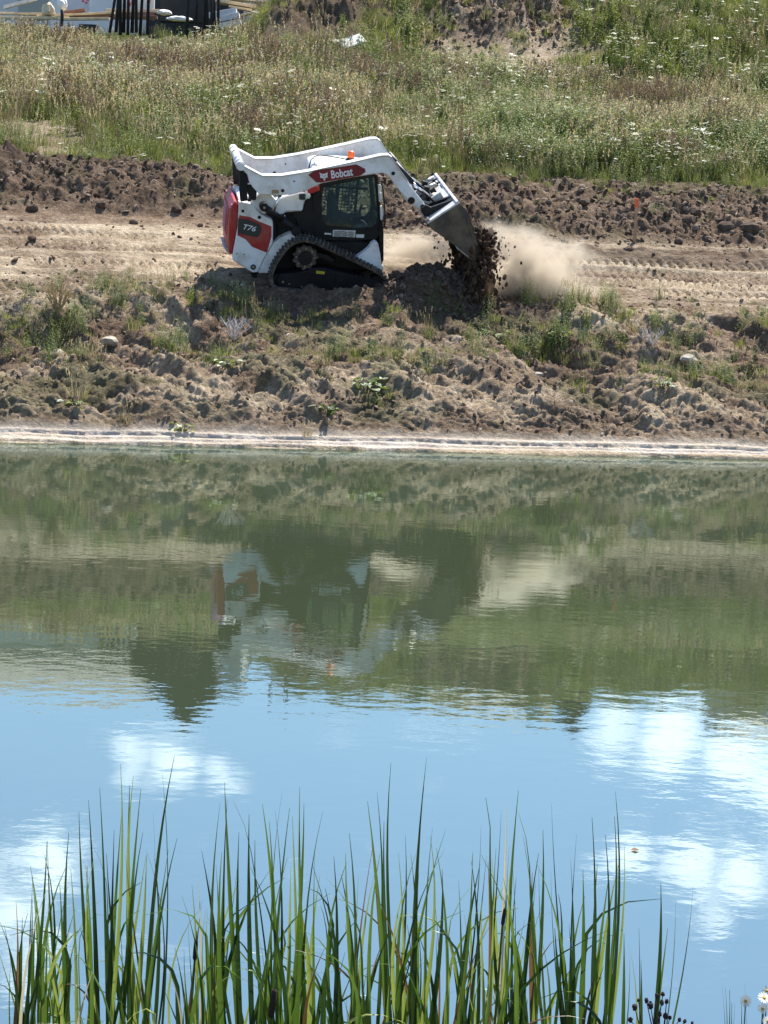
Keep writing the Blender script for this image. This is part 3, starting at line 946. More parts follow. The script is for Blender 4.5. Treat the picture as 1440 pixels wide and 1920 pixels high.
# beacon
bc = MB()
pb = P(*Z1(686, 158), .62)
bc.tube([(pb[0], .62, pb[1] - .02), (pb[0], .62, pb[1] + .03), (pb[0], .62, pb[1] + .05)], [.08, .075, .055], 16)
bo = bc.build('beacon_base', M_BLACK, loader)
bc = MB()
bc.tube([(pb[0] + .003, .62, pb[1] + .05), (pb[0] + .003, .62, pb[1] + .15), (pb[0] + .003, .62, pb[1] + .165)], [.06, .056, .03], 16)
bl_ = bc.build('beacon_lens', M_ORANGE, bo, smooth=True)
do_bevel(bl_, .01, 2)
wv_ = MB()
wv_.tube([(P(*Z1(x_, y_), w_)[0], w_, P(*Z1(x_, y_), w_)[1]) for (x_, y_, w_) in ((486, 195, .5), (498, 150, .7), (512, 138, .8), (540, 131, 1.0), (600, 138, .9), (665, 150, .66))], .010, 6)
wv_.build('beacon_cable', M_BLACK, loader, smooth=True)
pr_ = P(*Z1(528, 190), .5); pr2 = P(*Z1(508, 150), .8)
rod('roof_strut', pr_, pr2, .5, .8, .02, M_WHITE)

# ---- tracks
def smooth_loop(pts, seg=10):
    n = len(pts); outp = []
    for i in range(n):
        p0, p1, p2, p3 = [Vector(pts[(i + k - 1) % n]) for k in range(4)]
        for s_ in range(seg):
            t_ = s_ / seg
            outp.append(.5 * ((2 * p1) + (-p0 + p2) * t_ + (2 * p0 - 5 * p1 + 4 * p2 - p3) * t_ * t_ + (-p0 + 3 * p1 - 3 * p2 + p3) * t_ ** 3))
    return outp
loop_px = [(455, 533), (505, 540), (560, 562), (650, 603), (750, 650), (830, 692), (872, 728), (886, 770), (882, 812), (850, 832), (760, 826), (640, 815), (500, 802), (380, 792), (322, 782), (298, 752), (297, 705), (318, 650), (355, 596), (400, 552)]
loop = smooth_loop(Q(loop_px, 0.0))
# even spacing
def resample(pts, step):
    n = len(pts); d = [0]
    for i in range(n):
        d.append(d[-1] + (pts[(i + 1) % n] - pts[i]).length)
    cnt = int(d[-1] / step); cnt -= cnt % 2
    outp = []; j = 0
    for k in range(cnt):
        q = d[-1] * k / cnt
        while d[j + 1] < q: j += 1
        t_ = (q - d[j]) / max(1e-9, d[j + 1] - d[j])
        outp.append(pts[j % n].lerp(pts[(j + 1) % n], t_))
    return outp
tl = resample(loop, .035)
nT = len(tl)
area = sum(tl[i].x * tl[(i + 1) % nT].y - tl[(i + 1) % nT].x * tl[i].y for i in range(nT))
sg = 1 if area > 0 else -1
nrm = []
for i in range(nT):
    e = tl[(i + 1) % nT] - tl[i - 1]
    nrm.append(Vector((e.y, -e.x)).normalized() * sg)
for (w0, w1) in ((0.0, .44), (1.40, 1.84)):
    mb = MB()
    vs = []
    for i in range(nT):
        o_ = tl[i] - nrm[i] * .028; i_ = tl[i] - nrm[i] * .065
        vs += [(o_.x, w0, o_.y), (o_.x, w1, o_.y), (i_.x, w1 - .01, i_.y), (i_.x, w0 + .01, i_.y)]
    fs = []
    for i in range(nT):
        a = i * 4; b_ = ((i + 1) % nT) * 4
        for k in range(4):
            fs.append((a + k, a + (k + 1) % 4, b_ + (k + 1) % 4, b_ + k))
    mb.add(vs, fs)
    tk = mb.build('rubber_track', M_RUBBER, loader)
    bm = bmesh.new(); bm.from_mesh(tk.data); bmesh.ops.recalc_face_normals(bm, faces=bm.faces); bm.to_mesh(tk.data); bm.free()
    mb = MB()
    for i in range(0, nT, 2):
        a = tl[i]; b_ = tl[(i + 1) % nT]; na = nrm[i]; nb = nrm[(i + 1) % nT]
        for (q0, q1, sh) in ((w0 - .004, w0 + .13, 0), (w0 + .155, w0 + .285, 1), (w0 + .31, w1 + .004, 0)):
            if sh:
                j = (i + 1) % nT
                a2, b2_, na2, nb2 = tl[j], tl[(j + 1) % nT], nrm[j], nrm[(j + 1) % nT]
            else:
                a2, b2_, na2, nb2 = a, b_, na, nb
            lo_a = a2 - na2 * .03; lo_b = b2_ - nb2 * .03
            e = (b2_ - a2) * .12
            ha = a2 + e; hb_ = b2_ - e
            mb.add([(lo_a.x, q0, lo_a.y), (lo_b.x, q0, lo_b.y), (lo_b.x, q1, lo_b.y), (lo_a.x, q1, lo_a.y),
                    (ha.x, q0 + .006, ha.y), (hb_.x, q0 + .006, hb_.y), (hb_.x, q1 - .006, hb_.y), (ha.x, q1 - .006, ha.y)],
                   [(0, 3, 2, 1), (4, 5, 6, 7), (0, 1, 5, 4), (1, 2, 6, 5), (2, 3, 7, 6), (3, 0, 4, 7)])
    lg = mb.build('tread_lugs', M_RUBBER, tk)
    lg['kind'] = 'stuff'
    # undercarriage
    uf = prism('roller_frame', Q([(330, 742), (345, 705), (420, 700), (468, 690), (505, 676), (560, 676), (625, 692), (740, 716), (836, 738), (842, 792), (760, 800), (560, 795), (352, 770)], .06), w0 + .06, w1 - .06, M_BLACK, bevel=.015)
    for k in range(11):
        q0 = P(*Z1(500 + k * 24 + (20 if k > 5 else 0), 705), .06); q1 = P(*Z1(498 + k * 24 + (20 if k > 5 else 0), 742), .06)
        m_ = MB(); m_.box((q0[0] - .012, w0 + .045, q1[1]), (q0[0] + .012, w0 + .065, q0[1]))
        m_.build('rib', M_BLACK, uf)
    for (a, b_, r) in ((361, 742, 6), (452, 765, 5), (520, 768, 6), (612, 776, 7), (690, 784, 5), (392, 752, 4)):
        disc('bolt', P(*Z1(a, b_), .05), r / 283, w0 + .045, w0 + .065, M_STEEL, uf, n=8, bevel=0)
    prism('yellow_tag', Q([(522, 688), (563, 693), (562, 706), (521, 702)], .05), w0 + .052, w0 + .062, M_YEL, uf, bevel=0)
    c = P(*Z1(470, 626), .1); n = 44
    sk_ = prism('drive_sprocket', [(c[0] + (.185 if (k // 2) % 2 else .215) * math.cos(2 * math.pi * k / n), c[1] + (.185 if (k // 2) % 2 else .215) * math.sin(2 * math.pi * k / n)) for k in range(n)], w0 + .12, w0 + .20, M_RUBBER)
    disc('sprocket_hub', c, .11, w0 + .06, w0 + .34, M_BLACK, sk_)
    for k in range(8):
        a = k * math.pi / 4
        disc('bolt', (c[0] + .15 * math.cos(a), c[1] + .15 * math.sin(a)), .016, w0 + .11, w0 + .13, M_STEEL, sk_, n=8, bevel=0)
    disc('front_idler', P(*Z1(828, 764), .1), .19, w0 + .10, w0 + .34, M_BLACK)
    disc('rear_idler', P(*Z1(345, 742), .1), .14, w0 + .10, w0 + .34, M_BLACK)
    for k in range(4):
        disc('track_roller', P(*Z1(440 + k * 100, 788), .1), .085, w0 + .08, w0 + .36, M_BLACK)
    prism('carrier_strut', Q([(520, 600), (575, 612), (620, 640), (600, 650), (545, 630), (505, 640)], .12), w0 + .14, w0 + .3, M_BLACK)

# ---- tilt cylinders and coupler
for wq in (.42, 1.18):
    a = P(*Z1(905, 175), .42); b_ = P(*Z1(985, 262), .42); c = P(*Z1(1040, 318), .42)
    rod('tilt_cylinder', a, b_, wq, wq, .045, M_BLACK)
    rod('tilt_rod', b_, c, wq, wq, .022, M_CHROME)
    a = P(*Z1(912, 168), .42); b_ = P(*Z1(1002, 268), .42)
    rod('hose_pipe', a, b_, wq + .08, wq + .08, .014, M_COUPLER)
for wq in (.30, .55, 1.0, 1.3):
    hh = MB()
    hh.tube([(P(*Z5(*q), .3)[0], wq, P(*Z5(*q), .3)[1]) for q in ((100, 380), (190, 430), (260, 480), (330, 540), (430, 640))], .02, 6)
    hh.build('hydraulic_hose', M_BLACK if wq in (.30, 1.0) else M_COUPLER, loader, smooth=True)
cf = Q([(140, 660), (230, 600), (300, 640), (700, 500), (760, 600), (560, 740), (370, 850), (250, 900)], .16, Z5)
for (w0, w1) in ((.02, .10), (.27, .35), (1.33, 1.41), (1.6, 1.68)):
    prism('coupler_arm', cf, w0, w1, M_BLACK)
bu = P(*Z5(400, 720), .1)
rod('coupler_bar', bu, bu, .05, 1.65, .05, M_BLACK)
for (wq, a, b_) in ((.45, (300, 560), (520, 530)), (.7, (320, 470), (480, 430)), (.95, (350, 560), (540, 500)), (1.15, (360, 480), (520, 420))):
    q0 = P(*Z5(*a), .2); q1 = P(*Z5(*b_), .2)
    rod('coupler_linkage', q0, q1, wq, wq + .1, .035, M_STEEL)
    prism('coupler_block', [(q0[0] - .04, q0[1] - .05), (q0[0] + .05, q0[1] - .06), (q0[0] + .06, q0[1] + .03), (q0[0] - .03, q0[1] + .04)], wq - .06, wq + .05, M_BLACK)

# ---- bucket: one thing coupled to the loader's arms
BW0, BW1 = -.22, 1.93
A = P(*Z5(272, 934), BW0); B = P(*Z5(778, 604), BW0)
prof = [B, A, P(*Z5(330, 1010), BW0), P(*Z5(470, 1110), BW0), P(*Z5(740, 1300), BW0), P(*Z5(1000, 1500), BW0)]
bk = empty('bucket', 'grey steel loader bucket tipped down and shedding soil', 'bucket')
bk.matrix_world = MM
def sheet(name, pts, w0, w1, th, mat, parent):
    vs = []
    n = len(pts)
    offs = []
    for i in range(n):
        a = Vector(pts[max(i - 1, 0)]); b_ = Vector(pts[min(i + 1, n - 1)])
        e = (b_ - a).normalized()
        offs.append(Vector((e.y, -e.x)) * th)
    for w in (w0, w1):
        for p, o_ in zip(pts, offs): vs.append((p[0], w, p[1]))
        for p, o_ in zip(pts, offs): vs.append((p[0] + o_.x, w, p[1] + o_.y))
    fs = []
    for i in range(n - 1):
        fs += [(i, i + 1, 2 * n + i + 1, 2 * n + i), (n + i + 1, n + i, 3 * n + i, 3 * n + i + 1), (i + 1, i, n + i, n + i + 1), (2 * n + i, 2 * n + i + 1, 3 * n + i + 1, 3 * n + i)]
    fs += [(0, 2 * n, 3 * n, n), (n - 1, 2 * n - 1, 4 * n - 1, 3 * n - 1)]
    o = mesh_obj(name, vs, fs, mat, parent)
    bm = bmesh.new(); bm.from_mesh(o.data); bmesh.ops.recalc_face_normals(bm, faces=bm.faces); bm.to_mesh(o.data); bm.free()
    return o
sheet('bucket_shell', prof, BW0 + .01, BW1 - .01, -.022, M_BUCKET, bk)
spuv = [B] + Q([(880, 702), (930, 800), (965, 920), (1010, 1060), (1060, 1230), (1082, 1350), (1060, 1440), (1000, 1502)], BW0, Z5) + prof[::-1][1:5]
for (w0, w1) in ((BW0, BW0 + .02), (BW1 - .02, BW1)):
    sp = prism('side_plate', spuv, w0, w1, M_BUCKET, bk, bevel=.004)
eg = [P(*Z5(940, 1455), BW0), P(*Z5(1040, 1530), BW0)]
sheet('cutting_edge', [P(*Z5(760, 1316), BW0), P(*Z5(1015, 1512), BW0)], BW0 - .01, BW1 + .01, .025, M_STEEL, bk)
prism('edge_stiffener', Q([(860, 800), (900, 800), (990, 1080), (1020, 1300), (960, 1420), (930, 1400), (985, 1280), (950, 1090)], BW0, Z5), BW0 - .012, BW0, M_BUCKET, bk)
# white back plate that takes the coupler: faces up and back, in the sun
bp0 = Vector(A) + Vector((-.0, .012)); bp1 = Vector(B) + Vector((-.0, .012))
n_ = (Vector(B) - Vector(A)).normalized(); up_ = Vector((-n_.y, n_.x))
pl = prism('back_plate', [tuple(Vector(A) - n_ * .0), tuple(Vector(B)), tuple(Vector(B) + up_ * .03), tuple(Vector(A) + up_ * .03)], BW0, BW1, M_COUPLER, bk, bevel=.004)
def on_plate(name, a0, a1, w0, w1, h0, h1, mat):
    p0 = Vector(A) + n_ * a0; p1 = Vector(A) + n_ * a1
    return prism(name, [tuple(p0 + up_ * h0), tuple(p1 + up_ * h0), tuple(p1 + up_ * h1), tuple(p0 + up_ * h1)], w0, w1, mat, bk, bevel=.004)
LN = (Vector(B) - Vector(A)).length
on_plate('slot', LN * .72, LN * .84, 1.22, 1.62, .028, .034, M_BLACK)
on_plate('slot', LN * .86, LN * .89, .95, 1.2, .028, .034, M_BLACK)
on_plate('slot', LN * .30, LN * .92, .12, .40, .028, .034, M_BLACK)
on_plate('latch_box', LN * .50, LN * .62, .62, .78, .03, .11, M_COUPLER)
on_plate('latch_box', LN * .55, LN * .70, .98, 1.12, .03, .12, M_BLACK)
on_plate('latch_box', LN * .05, LN * .5, .45, 1.5, .03, .06, M_BLACK)
on_plate('hook_rail', 0, LN * .10, BW0, BW1, .028, .07, M_STEEL)
on_plate('hook_rail', LN * .93, LN * 1.0, BW0, BW1, .028, .05, M_COUPLER)
on_plate('lug', LN * .2, LN * .75, .40, .46, .03, .16, M_COUPLER)
on_plate('lug', LN * .2, LN * .75, 1.24, 1.30, .03, .16, M_COUPLER)

# ================================================================ scattered plants and clods
def proto_collection(name, objs):
    c = bpy.data.collections.new(name)
    for o in objs:
        c.objects.link(o)
    return c

def scatter(name, protos, pts, rot, scl, idx, label, cat):
    me = bpy.data.meshes.new(name)
    n = len(pts)
    me.vertices.add(n)
    me.vertices.foreach_set('co', np.asarray(pts, np.float32).ravel())
    a = me.attributes.new('rot', 'FLOAT_VECTOR', 'POINT'); a.data.foreach_set('vector', np.asarray(rot, np.float32).ravel())
    a = me.attributes.new('scl', 'FLOAT_VECTOR', 'POINT'); a.data.foreach_set('vector', np.asarray(scl, np.float32).ravel())
    a = me.attributes.new('idx', 'INT', 'POINT'); a.data.foreach_set('value', np.asarray(idx, np.int32))
    o = bpy.data.objects.new(name, me)
    COL.objects.link(o)
    ng = bpy.data.node_groups.new(name + '_nodes', 'GeometryNodeTree')
    ng.interface.new_socket('Geometry', in_out='INPUT', socket_type='NodeSocketGeometry')
    ng.interface.new_socket('Geometry', in_out='OUTPUT', socket_type='NodeSocketGeometry')
    gi = ng.nodes.new('NodeGroupInput'); go = ng.nodes.new('NodeGroupOutput')
    ip = ng.nodes.new('GeometryNodeInstanceOnPoints')
    ci = ng.nodes.new('GeometryNodeCollectionInfo')
    ci.inputs['Collection'].default_value = proto_collection(name + '_kinds', protos)
    ci.inputs['Separate Children'].default_value = True
    ci.inputs['Reset Children'].default_value = True
    ip.inputs['Pick Instance'].default_value = True
    def named(nm, tp):
        q = ng.nodes.new('GeometryNodeInputNamedAttribute')
        q.data_type = tp
        q.inputs['Name'].default_value = nm
        return q.outputs['Attribute']
    ng.links.new(gi.outputs[0], ip.inputs['Points'])
    ng.links.new(ci.outputs[0], ip.inputs['Instance'])
    ng.links.new(named('idx', 'INT'), ip.inputs['Instance Index'])
    ng.links.new(named('rot', 'FLOAT_VECTOR'), ip.inputs['Rotation'])
    ng.links.new(named('scl', 'FLOAT_VECTOR'), ip.inputs['Scale'])
    ng.links.new(ip.outputs[0], go.inputs[0])
    md = o.modifiers.new('scatter', 'NODES')
    md.node_group = ng
    tag(o, label, cat, kind='stuff')
    return o

rs = random.Random(77)
def blade(mb, base, h, w, lean, az, m=0, seg=3, droop=.4, twist=None):
    """one tapering blade of grass"""
    dx, dy = math.cos(az), math.sin(az)
    tw = rs.uniform(0, math.pi) if twist is None else twist
    sx, sy = math.cos(tw), math.sin(tw)
    vs = []; fs = []
    for i in range(seg + 1):
        t = i / seg
        off = lean * h * (t ** (1.4 + droop))
        z = h * (t - droop * .5 * lean * t * t)
        c = (base[0] + dx * off, base[1] + dy * off, base[2] + z)
        ww = w * (1 - t) ** .7 * .5 if i < seg else 0
        if i < seg:
            vs += [(c[0] - sx * ww, c[1] - sy * ww, c[2]), (c[0] + sx * ww, c[1] + sy * ww, c[2])]
        else:
            vs.append(c)
    for i in range(seg - 1):
        fs.append((2 * i, 2 * i + 1, 2 * i + 3, 2 * i + 2))
    fs.append((2 * seg - 2, 2 * seg - 1, 2 * seg))
    mb.add(vs, fs, m)

def leaf(mb, c, d, L_, w, m=0, fold=.25):
    """a small pointed leaf: two halves folded along the rib"""
    d = Vector(d).normalized(); c = Vector(c)
    s_ = d.cross(Vector((rs.uniform(-.3, .3), rs.uniform(-.3, .3), 1))).normalized()
    up = s_.cross(d)
    mid = c + d * L_ * .45 - up * 0
    tip = c + d * L_ + up * -.15 * L_
    mb.add([c, mid - s_ * w / 2 + up * w * fold, tip, mid + s_ * w / 2 + up * w * fold, mid], [(0, 4, 1), (1, 4, 2), (0, 3, 4), (3, 2, 4)], m)

G_GREEN = mat_leaf('grass_green', (.062, .098, .016), (.205, .235, .045), .5)
G_YELL = mat_leaf('grass_yellow_green', (.16, .215, .02), (.34, .37, .055), .5)
G_DRY = mat_leaf('grass_dry', (.28, .22, .11), (.52, .43, .25), .45)
G_BROWN = mat_leaf('grass_brown', (.10, .060, .035), (.22, .15, .09), .35)
G_GREY = mat_leaf('leaf_grey_green', (.095, .135, .042), (.25, .285, .11), .4)
G_DARK = mat_leaf('leaf_dark', (.026, .055, .010), (.075, .125, .024), .45)
G_FLOWER = mat_leaf('flower_white', (.62, .62, .48), (.80, .80, .70), .3)
G_PINK = mat_leaf('flower_lilac', (.35, .28, .40), (.50, .42, .55), .3)
G_STEM = mat_leaf('stem_dark', (.05, .05, .02), (.11, .09, .04), .2)
G_PALE = mat_leaf('leaf_pale', (.42, .48, .33), (.62, .66, .50), .3)

def clump(name, n, h, r, w, mats, mix, lean=.35, seg=3, heads=0, headm=None, stalks=0, seedm=None, leaves=0, leafm=0, droop=.4):
    mb = MB()
    for k in range(n):
        a = rs.uniform(0, 6.283); q = r * math.sqrt(rs.random())
        b_ = (q * math.cos(a), q * math.sin(a), -.05)
        m = rs.choices(range(len(mix)), mix)[0]
        blade(mb, b_, h * rs.uniform(.45, 1.0), w * rs.uniform(.7, 1.3), lean * rs.uniform(.1, 1.3), rs.uniform(0, 6.283), m, seg, droop)
    for k in range(stalks):                        # flowering grass: fine stalk, feathery head
        a = rs.uniform(0, 6.283); q = r * math.sqrt(rs.random())
        hh = h * rs.uniform(.9, 1.35)
        bx, by = q * math.cos(a), q * math.sin(a)
        la = rs.uniform(0, 6.283); ln = rs.uniform(.05, .25) * hh
        tx, ty = bx + ln * math.cos(la), by + ln * math.sin(la)
        blade(mb, (bx, by, -.05), hh, w * .5, ln / hh, la, seedm, 2, .2)
        for j in range(5):
            z = hh * (.78 + .05 * j)
            f = z / hh
            leaf(mb, (bx + (tx - bx) * f, by + (ty - by) * f, z - .05), (rs.uniform(-1, 1), rs.uniform(-1, 1), 1.6), .05, .022, seedm)
    for k in range(heads):                         # white umbels on stems
        a = rs.uniform(0, 6.283); q = r * math.sqrt(rs.random())
        bx, by = q * math.cos(a), q * math.sin(a)
        hh = h * rs.uniform(.8, 1.25)
        blade(mb, (bx, by, -.05), hh, .012, .1, a, 0, 2, .1)
        tx, ty = bx + .1 * hh * math.cos(a), by + .1 * hh * math.sin(a)
        rad = rs.choice((.018, .022, .03, .04, .055))
        tilt = Vector((rs.uniform(-.35, .35), rs.uniform(-.35, .35), 1)).normalized()
        e1 = tilt.orthogonal().normalized(); e2 = tilt.cross(e1)
        for j in range(7):
            ang = j * .898 + rs.uniform(-.2, .2)
            rr = 0 if j == 0 else rad * rs.uniform(.6, 1)
            c = Vector((tx, ty, hh - .05)) + (e1 * math.cos(ang) + e2 * math.sin(ang)) * rr + tilt * rs.uniform(-.004, .006)
            z = rad * rs.uniform(.35, .55)
            mb.add([c - e1 * z, c - e2 * z, c + e1 * z, c + e2 * z], [(0, 1, 2, 3)], headm)
    for k in range(leaves):                        # leafy weed stems
        a = rs.uniform(0, 6.283); q = r * math.sqrt(rs.random())
        bx, by = q * math.cos(a), q * math.sin(a)
        hh = h * rs.uniform(.6, 1.1)
        la = rs.uniform(0, 6.283); ln = rs.uniform(0, .2)
        blade(mb, (bx, by, -.05), hh, .014, ln, la, leafm, 2, .1)
        nn = int(hh / .045)
        for j in range(nn):
            f = (j + 1) / nn
            z = hh * f - .05
            o_ = ln * hh * f ** 1.6
            ang = j * 2.4 + a
            leaf(mb, (bx + o_ * math.cos(la), by + o_ * math.sin(la), z), (math.cos(ang), math.sin(ang), .55), .085 * (1.15 - .6 * f), .028, leafm)
    return mb.build(name, mats, link=False)

KINDS = [
    clump('a_green_tuft', 46, .42, .20, .011, [G_GREEN, G_YELL, G_DRY], [5, 2, 1]),
    clump('b_green_tall', 40, .62, .20, .012, [G_GREEN, G_DARK, G_DRY], [6, 2, 1], stalks=2, seedm=2),
    clump('c_dry_tall', 34, .50, .20, .009, [G_DRY, G_GREEN, G_BROWN], [5, 1, 1], stalks=7, seedm=0),
    clump('d_brown_seed', 22, .55, .22, .009, [G_BROWN, G_GREEN, G_DRY], [3, 2, 1], stalks=15, seedm=0),
    clump('e_grey_leafy', 8, .66, .18, .012, [G_GREEN, G_GREY], [2, 1], leaves=9, leafm=1),
    clump('f_umbels', 22, .50, .22, .011, [G_GREEN, G_DARK, G_FLOWER], [4, 2, 0], heads=8, headm=2),
    clump('g_yellow_low', 46, .26, .20, .012, [G_YELL, G_GREEN, G_DRY], [6, 2, 1]),
    clump('h_dark_leafy', 8, .55, .20, .012, [G_DARK, G_GREEN], [1, 1], leaves=9, leafm=1),
    clump('i_low_mixed', 34, .20, .22, .010, [G_GREEN, G_DRY, G_BROWN], [3, 3, 2]),
    clump('j_few_umbels', 26, .48, .22, .010, [G_GREEN, G_DRY, G_FLOWER], [4, 2, 0], heads=2, headm=2),
    clump('k_dock_stalk', 8, .5, .12, .012, [G_GREEN, G_BROWN], [1, 1], leaves=3, leafm=1),
]

def blobs(x, y, pts):
    return blob_mask(x, y, pts)
# ---- the meadow behind the berm
n_try = 76000
fy = 43.2 + (84 - 43.2) * rng.random(n_try) ** 1.05
fx = (rng.random(n_try) * 2 - 1) * (fy * .175 + 5.5)
s_, t_ = st(fx, fy)
wr_ = sstep(-1.0, 2.5, t_)
edge = 12.0 + .9 * wr_ + (fbm(t_ * .8, t_ * 0, 301, 3) - .5) * 2.6 - 2.5 * (rng.random(n_try) < .03)
bare_m = blob_mask(fx, fy, bare_spots + dark_spots)
patch = fbm(fx * .45, fy * .45, 303, 4)
keep = (s_ > edge) & (rng.random(n_try) < np.clip(1.15 - 1.25 * bare_m, .05, 1)) & ~((fy > 69) & (fx < -2.6) & (rng.random(n_try) < .4)) & ~((fy > 63) & (fx < -4.2) & (fx > -8.2) & (rng.random(n_try) < .85)) & (rng.random(n_try) < np.clip(.45 + 1.3 * (patch - .3), .25, 1))
keep &= (fy < 70) | (rng.random(n_try) < .55)
fx, fy, s_, t_ = fx[keep], fy[keep], s_[keep], t_[keep]
def wb(px, py, rx, ry):
    p = ground_at(px, py); return [(p.x, p.y, rx, ry)]
dry_b = wb(60, 215, 1.6, 2.5) + wb(250, 140, 2.5, 2.0) + wb(1280, 240, 2.6, 2.0) + wb(450, 190, 1.5, 1.5) + wb(640, 210, .9, 1.2)
yel_b = wb(170, 280, 2.4, 1.1) + wb(330, 300, 2.0, .7) + wb(740, 320, .8, .5) + wb(1180, 365, 1.6, .5) + wb(1330, 100, 3.0, 1.4) + wb(1400, 60, 2.5, 1.2) + wb(1280, 60, 4.0, 3.0) + wb(980, 330, 3., .6) + wb(560, 230, 1.5, 1.0) + wb(720, 70, .8, 1.0) + wb(500, 40, .8, 2.0) + wb(470, 100, 1.5, 1.0)
gry_b = wb(980, 260, 1.3, 2.2) + wb(1050, 320, 1.4, 1.0) + wb(880, 210, 1.2, 1.6) + wb(1410, 300, .9, 1.4) + wb(820, 180, 2, 2.)
brn_b = wb(750, 180, 1.3, 1.4) + wb(350, 170, 1.6, 1.4) + wb(1180, 210, 1.5, 1.2)
drk_b = wb(1250, 60, 2.2, 1.6) + wb(880, 350, .8, .5) + wb(90, 90, 1.5, 1.5) + wb(1120, 330, 1.0, .8) + wb(1380, 360, 1.0, .6) + wb(1180, 90, 1.6, 1.4)
umb_b = wb(880, 320, .6, .35) + wb(1250, 325, .8, .6) + wb(1310, 300, .6, .6) + wb(280, 70, 2.0, 2.0) + wb(400, 110, 1.2, 1.6) + wb(100, 70, 1.5, 2.0) + wb(1200, 140, 1.6, 1.0) + wb(1240, 40, 2.2, 1.6) + wb(210, 180, 1.0, 1.0) + wb(920, 190, 1.5, 1.2) + wb(1000, 240, 1.0, .9)
pd = [(0, 1.1 + 2.6 * (fbm(fx * .6, fy * .6, 311, 3) - .4)), (1, .85 + 1.5 * (fbm(fx * .7, fy * .7, 313, 3) - .5)),
      (2, .16 + 2.0 * np.clip(fbm(fx * .5, fy * .5, 315, 3) - .45, 0, 1) + 3.0 * blob_mask(fx, fy, dry_b)),
      (3, .14 + 1.8 * np.clip(fbm(fx * .5, fy * .5, 317, 3) - .45, 0, 1) + 2.4 * blob_mask(fx, fy, brn_b)),
      (4, .30 + 1.7 * np.clip(fbm(fx * .6, fy * .6, 319, 3) - .5, 0, 1) + 3.6 * blob_mask(fx, fy, gry_b)),
      (5, .05 + 1.3 * blob_mask(fx, fy, umb_b)), (6, .45 + 4.5 * blob_mask(fx, fy, yel_b)),
      (7, .5 + 3.2 * blob_mask(fx, fy, drk_b)), (8, .35 + 0 * fx), (9, .2 + .5 * blob_mask(fx, fy, umb_b)), (10, .10 + .5 * blob_mask(fx, fy, brn_b))]
wts = np.stack([np.clip(p, 0.01, None) for _, p in pd], 1)
cum = np.cumsum(wts, 1); cum /= cum[:, -1:]
idx = (rng.random(len(fx))[:, None] > cum).sum(1)
z = ground_z(fx, fy)
near_edge = np.clip((s_ - 12.2) / 2.2, .35, 1)
onm = np.zeros_like(fx)
for (mx_, my_, rx_, ry_, h_) in MOUNDS:
    onm = np.maximum(onm, np.exp(-(((fx - mx_) / rx_) ** 2 + ((fy - my_) / ry_) ** 2)))
sc_ = rng.uniform(.75, 1.3, len(fx)) * near_edge * np.where((fy > 66.5) & (fx < -2.6), .5, 1) * (1 - .35 * onm) * (.50 + 1.15 * fbm(fx * .55, fy * .55, 331, 4))
sc3 = np.stack([sc_ * 1.15, sc_ * 1.15, sc_], 1)
rot = np.stack([rng.uniform(-.15, .15, len(fx)), rng.uniform(-.15, .15, len(fx)), rng.uniform(0, 6.28, len(fx))], 1)
P3 = np.stack([fx, fy, z], 1)
fl = (idx == 5) | (idx == 9)
lf_ = (idx == 4) | (idx == 7) | (idx == 10)
gr = ~(fl | lf_)
def remap(sel, ks):
    mp_ = {k: i for i, k in enumerate(ks)}
    return np.array([mp_[int(k)] for k in idx[sel]])
for nm, sel, ks, lb, ct in (('meadow_grass', gr, [0, 1, 2, 3, 6, 8], 'tall green and straw coloured grass over the rising field', 'grass'),
                            ('meadow_flowers', fl, [5, 9], 'white umbels and yarrow flowering through the meadow grass', 'wildflowers'),
                            ('meadow_weeds', lf_, [4, 7, 10], 'grey green leafy weeds growing among the meadow grass', 'weeds')):
    pr = [KINDS[k].copy() for k in ks]
    scatter(nm, pr, P3[sel], rot[sel], sc3[sel], remap(sel, ks), lb, ct)

# ---- thin growth on the bank and along the road's edge
n_try = 8000
bt = rng.uniform(-8.5, 10, n_try); bs = rng.uniform(2.2, 6.4, n_try)
bx_, by_ = xy(bs, bt)
growth = fbm(bx_ * .9, by_ * 1.1, 341, 4)
gb = wb(1150, 600, 1.6, .7) + wb(1050, 590, .9, .4) + wb(940, 640, .8, .3) + wb(250, 640, 1.1, .5) + wb(120, 640, .8, .6) + wb(1380, 640, .8, .8) + wb(200, 770, .8, .3)
gm_ = blob_mask(bx_, by_, gb)
keep = rng.random(n_try) < np.clip(.45 * gm_ + 2.4 * (growth - .54), 0.04, .6) * np.where(bs > 5.5, .4, 1)
keep &= ~((bx_ > -2.9) & (bx_ < 2.1) & (bs > 5.0))
bx_, by_, bs, gm_ = bx_[keep], by_[keep], bs[keep], gm_[keep]
bi = rng.choice(6, len(bx_), p=[.16, .20, .28, .20, .10, .06])
BK = [KINDS[0], KINDS[2], KINDS[8], KINDS[6], KINDS[7], KINDS[4]]
z = ground_z(bx_, by_)
sc_ = rng.uniform(.30, .62, len(bx_)) * (1 + .25 * gm_)
scatter('bank_growth', [o.copy() for o in BK], np.stack([bx_, by_, z], 1), np.stack([rng.uniform(-.2, .5, len(bx_)), rng.uniform(-.2, .2, len(bx_)), rng.uniform(0, 6.28, len(bx_))], 1),
        np.stack([sc_, sc_, sc_], 1), np.array([0, 1, 2, 3, 4, 5])[bi] if True else bi, 'sparse small weeds and thin grass on the eroded bank', 'weeds')

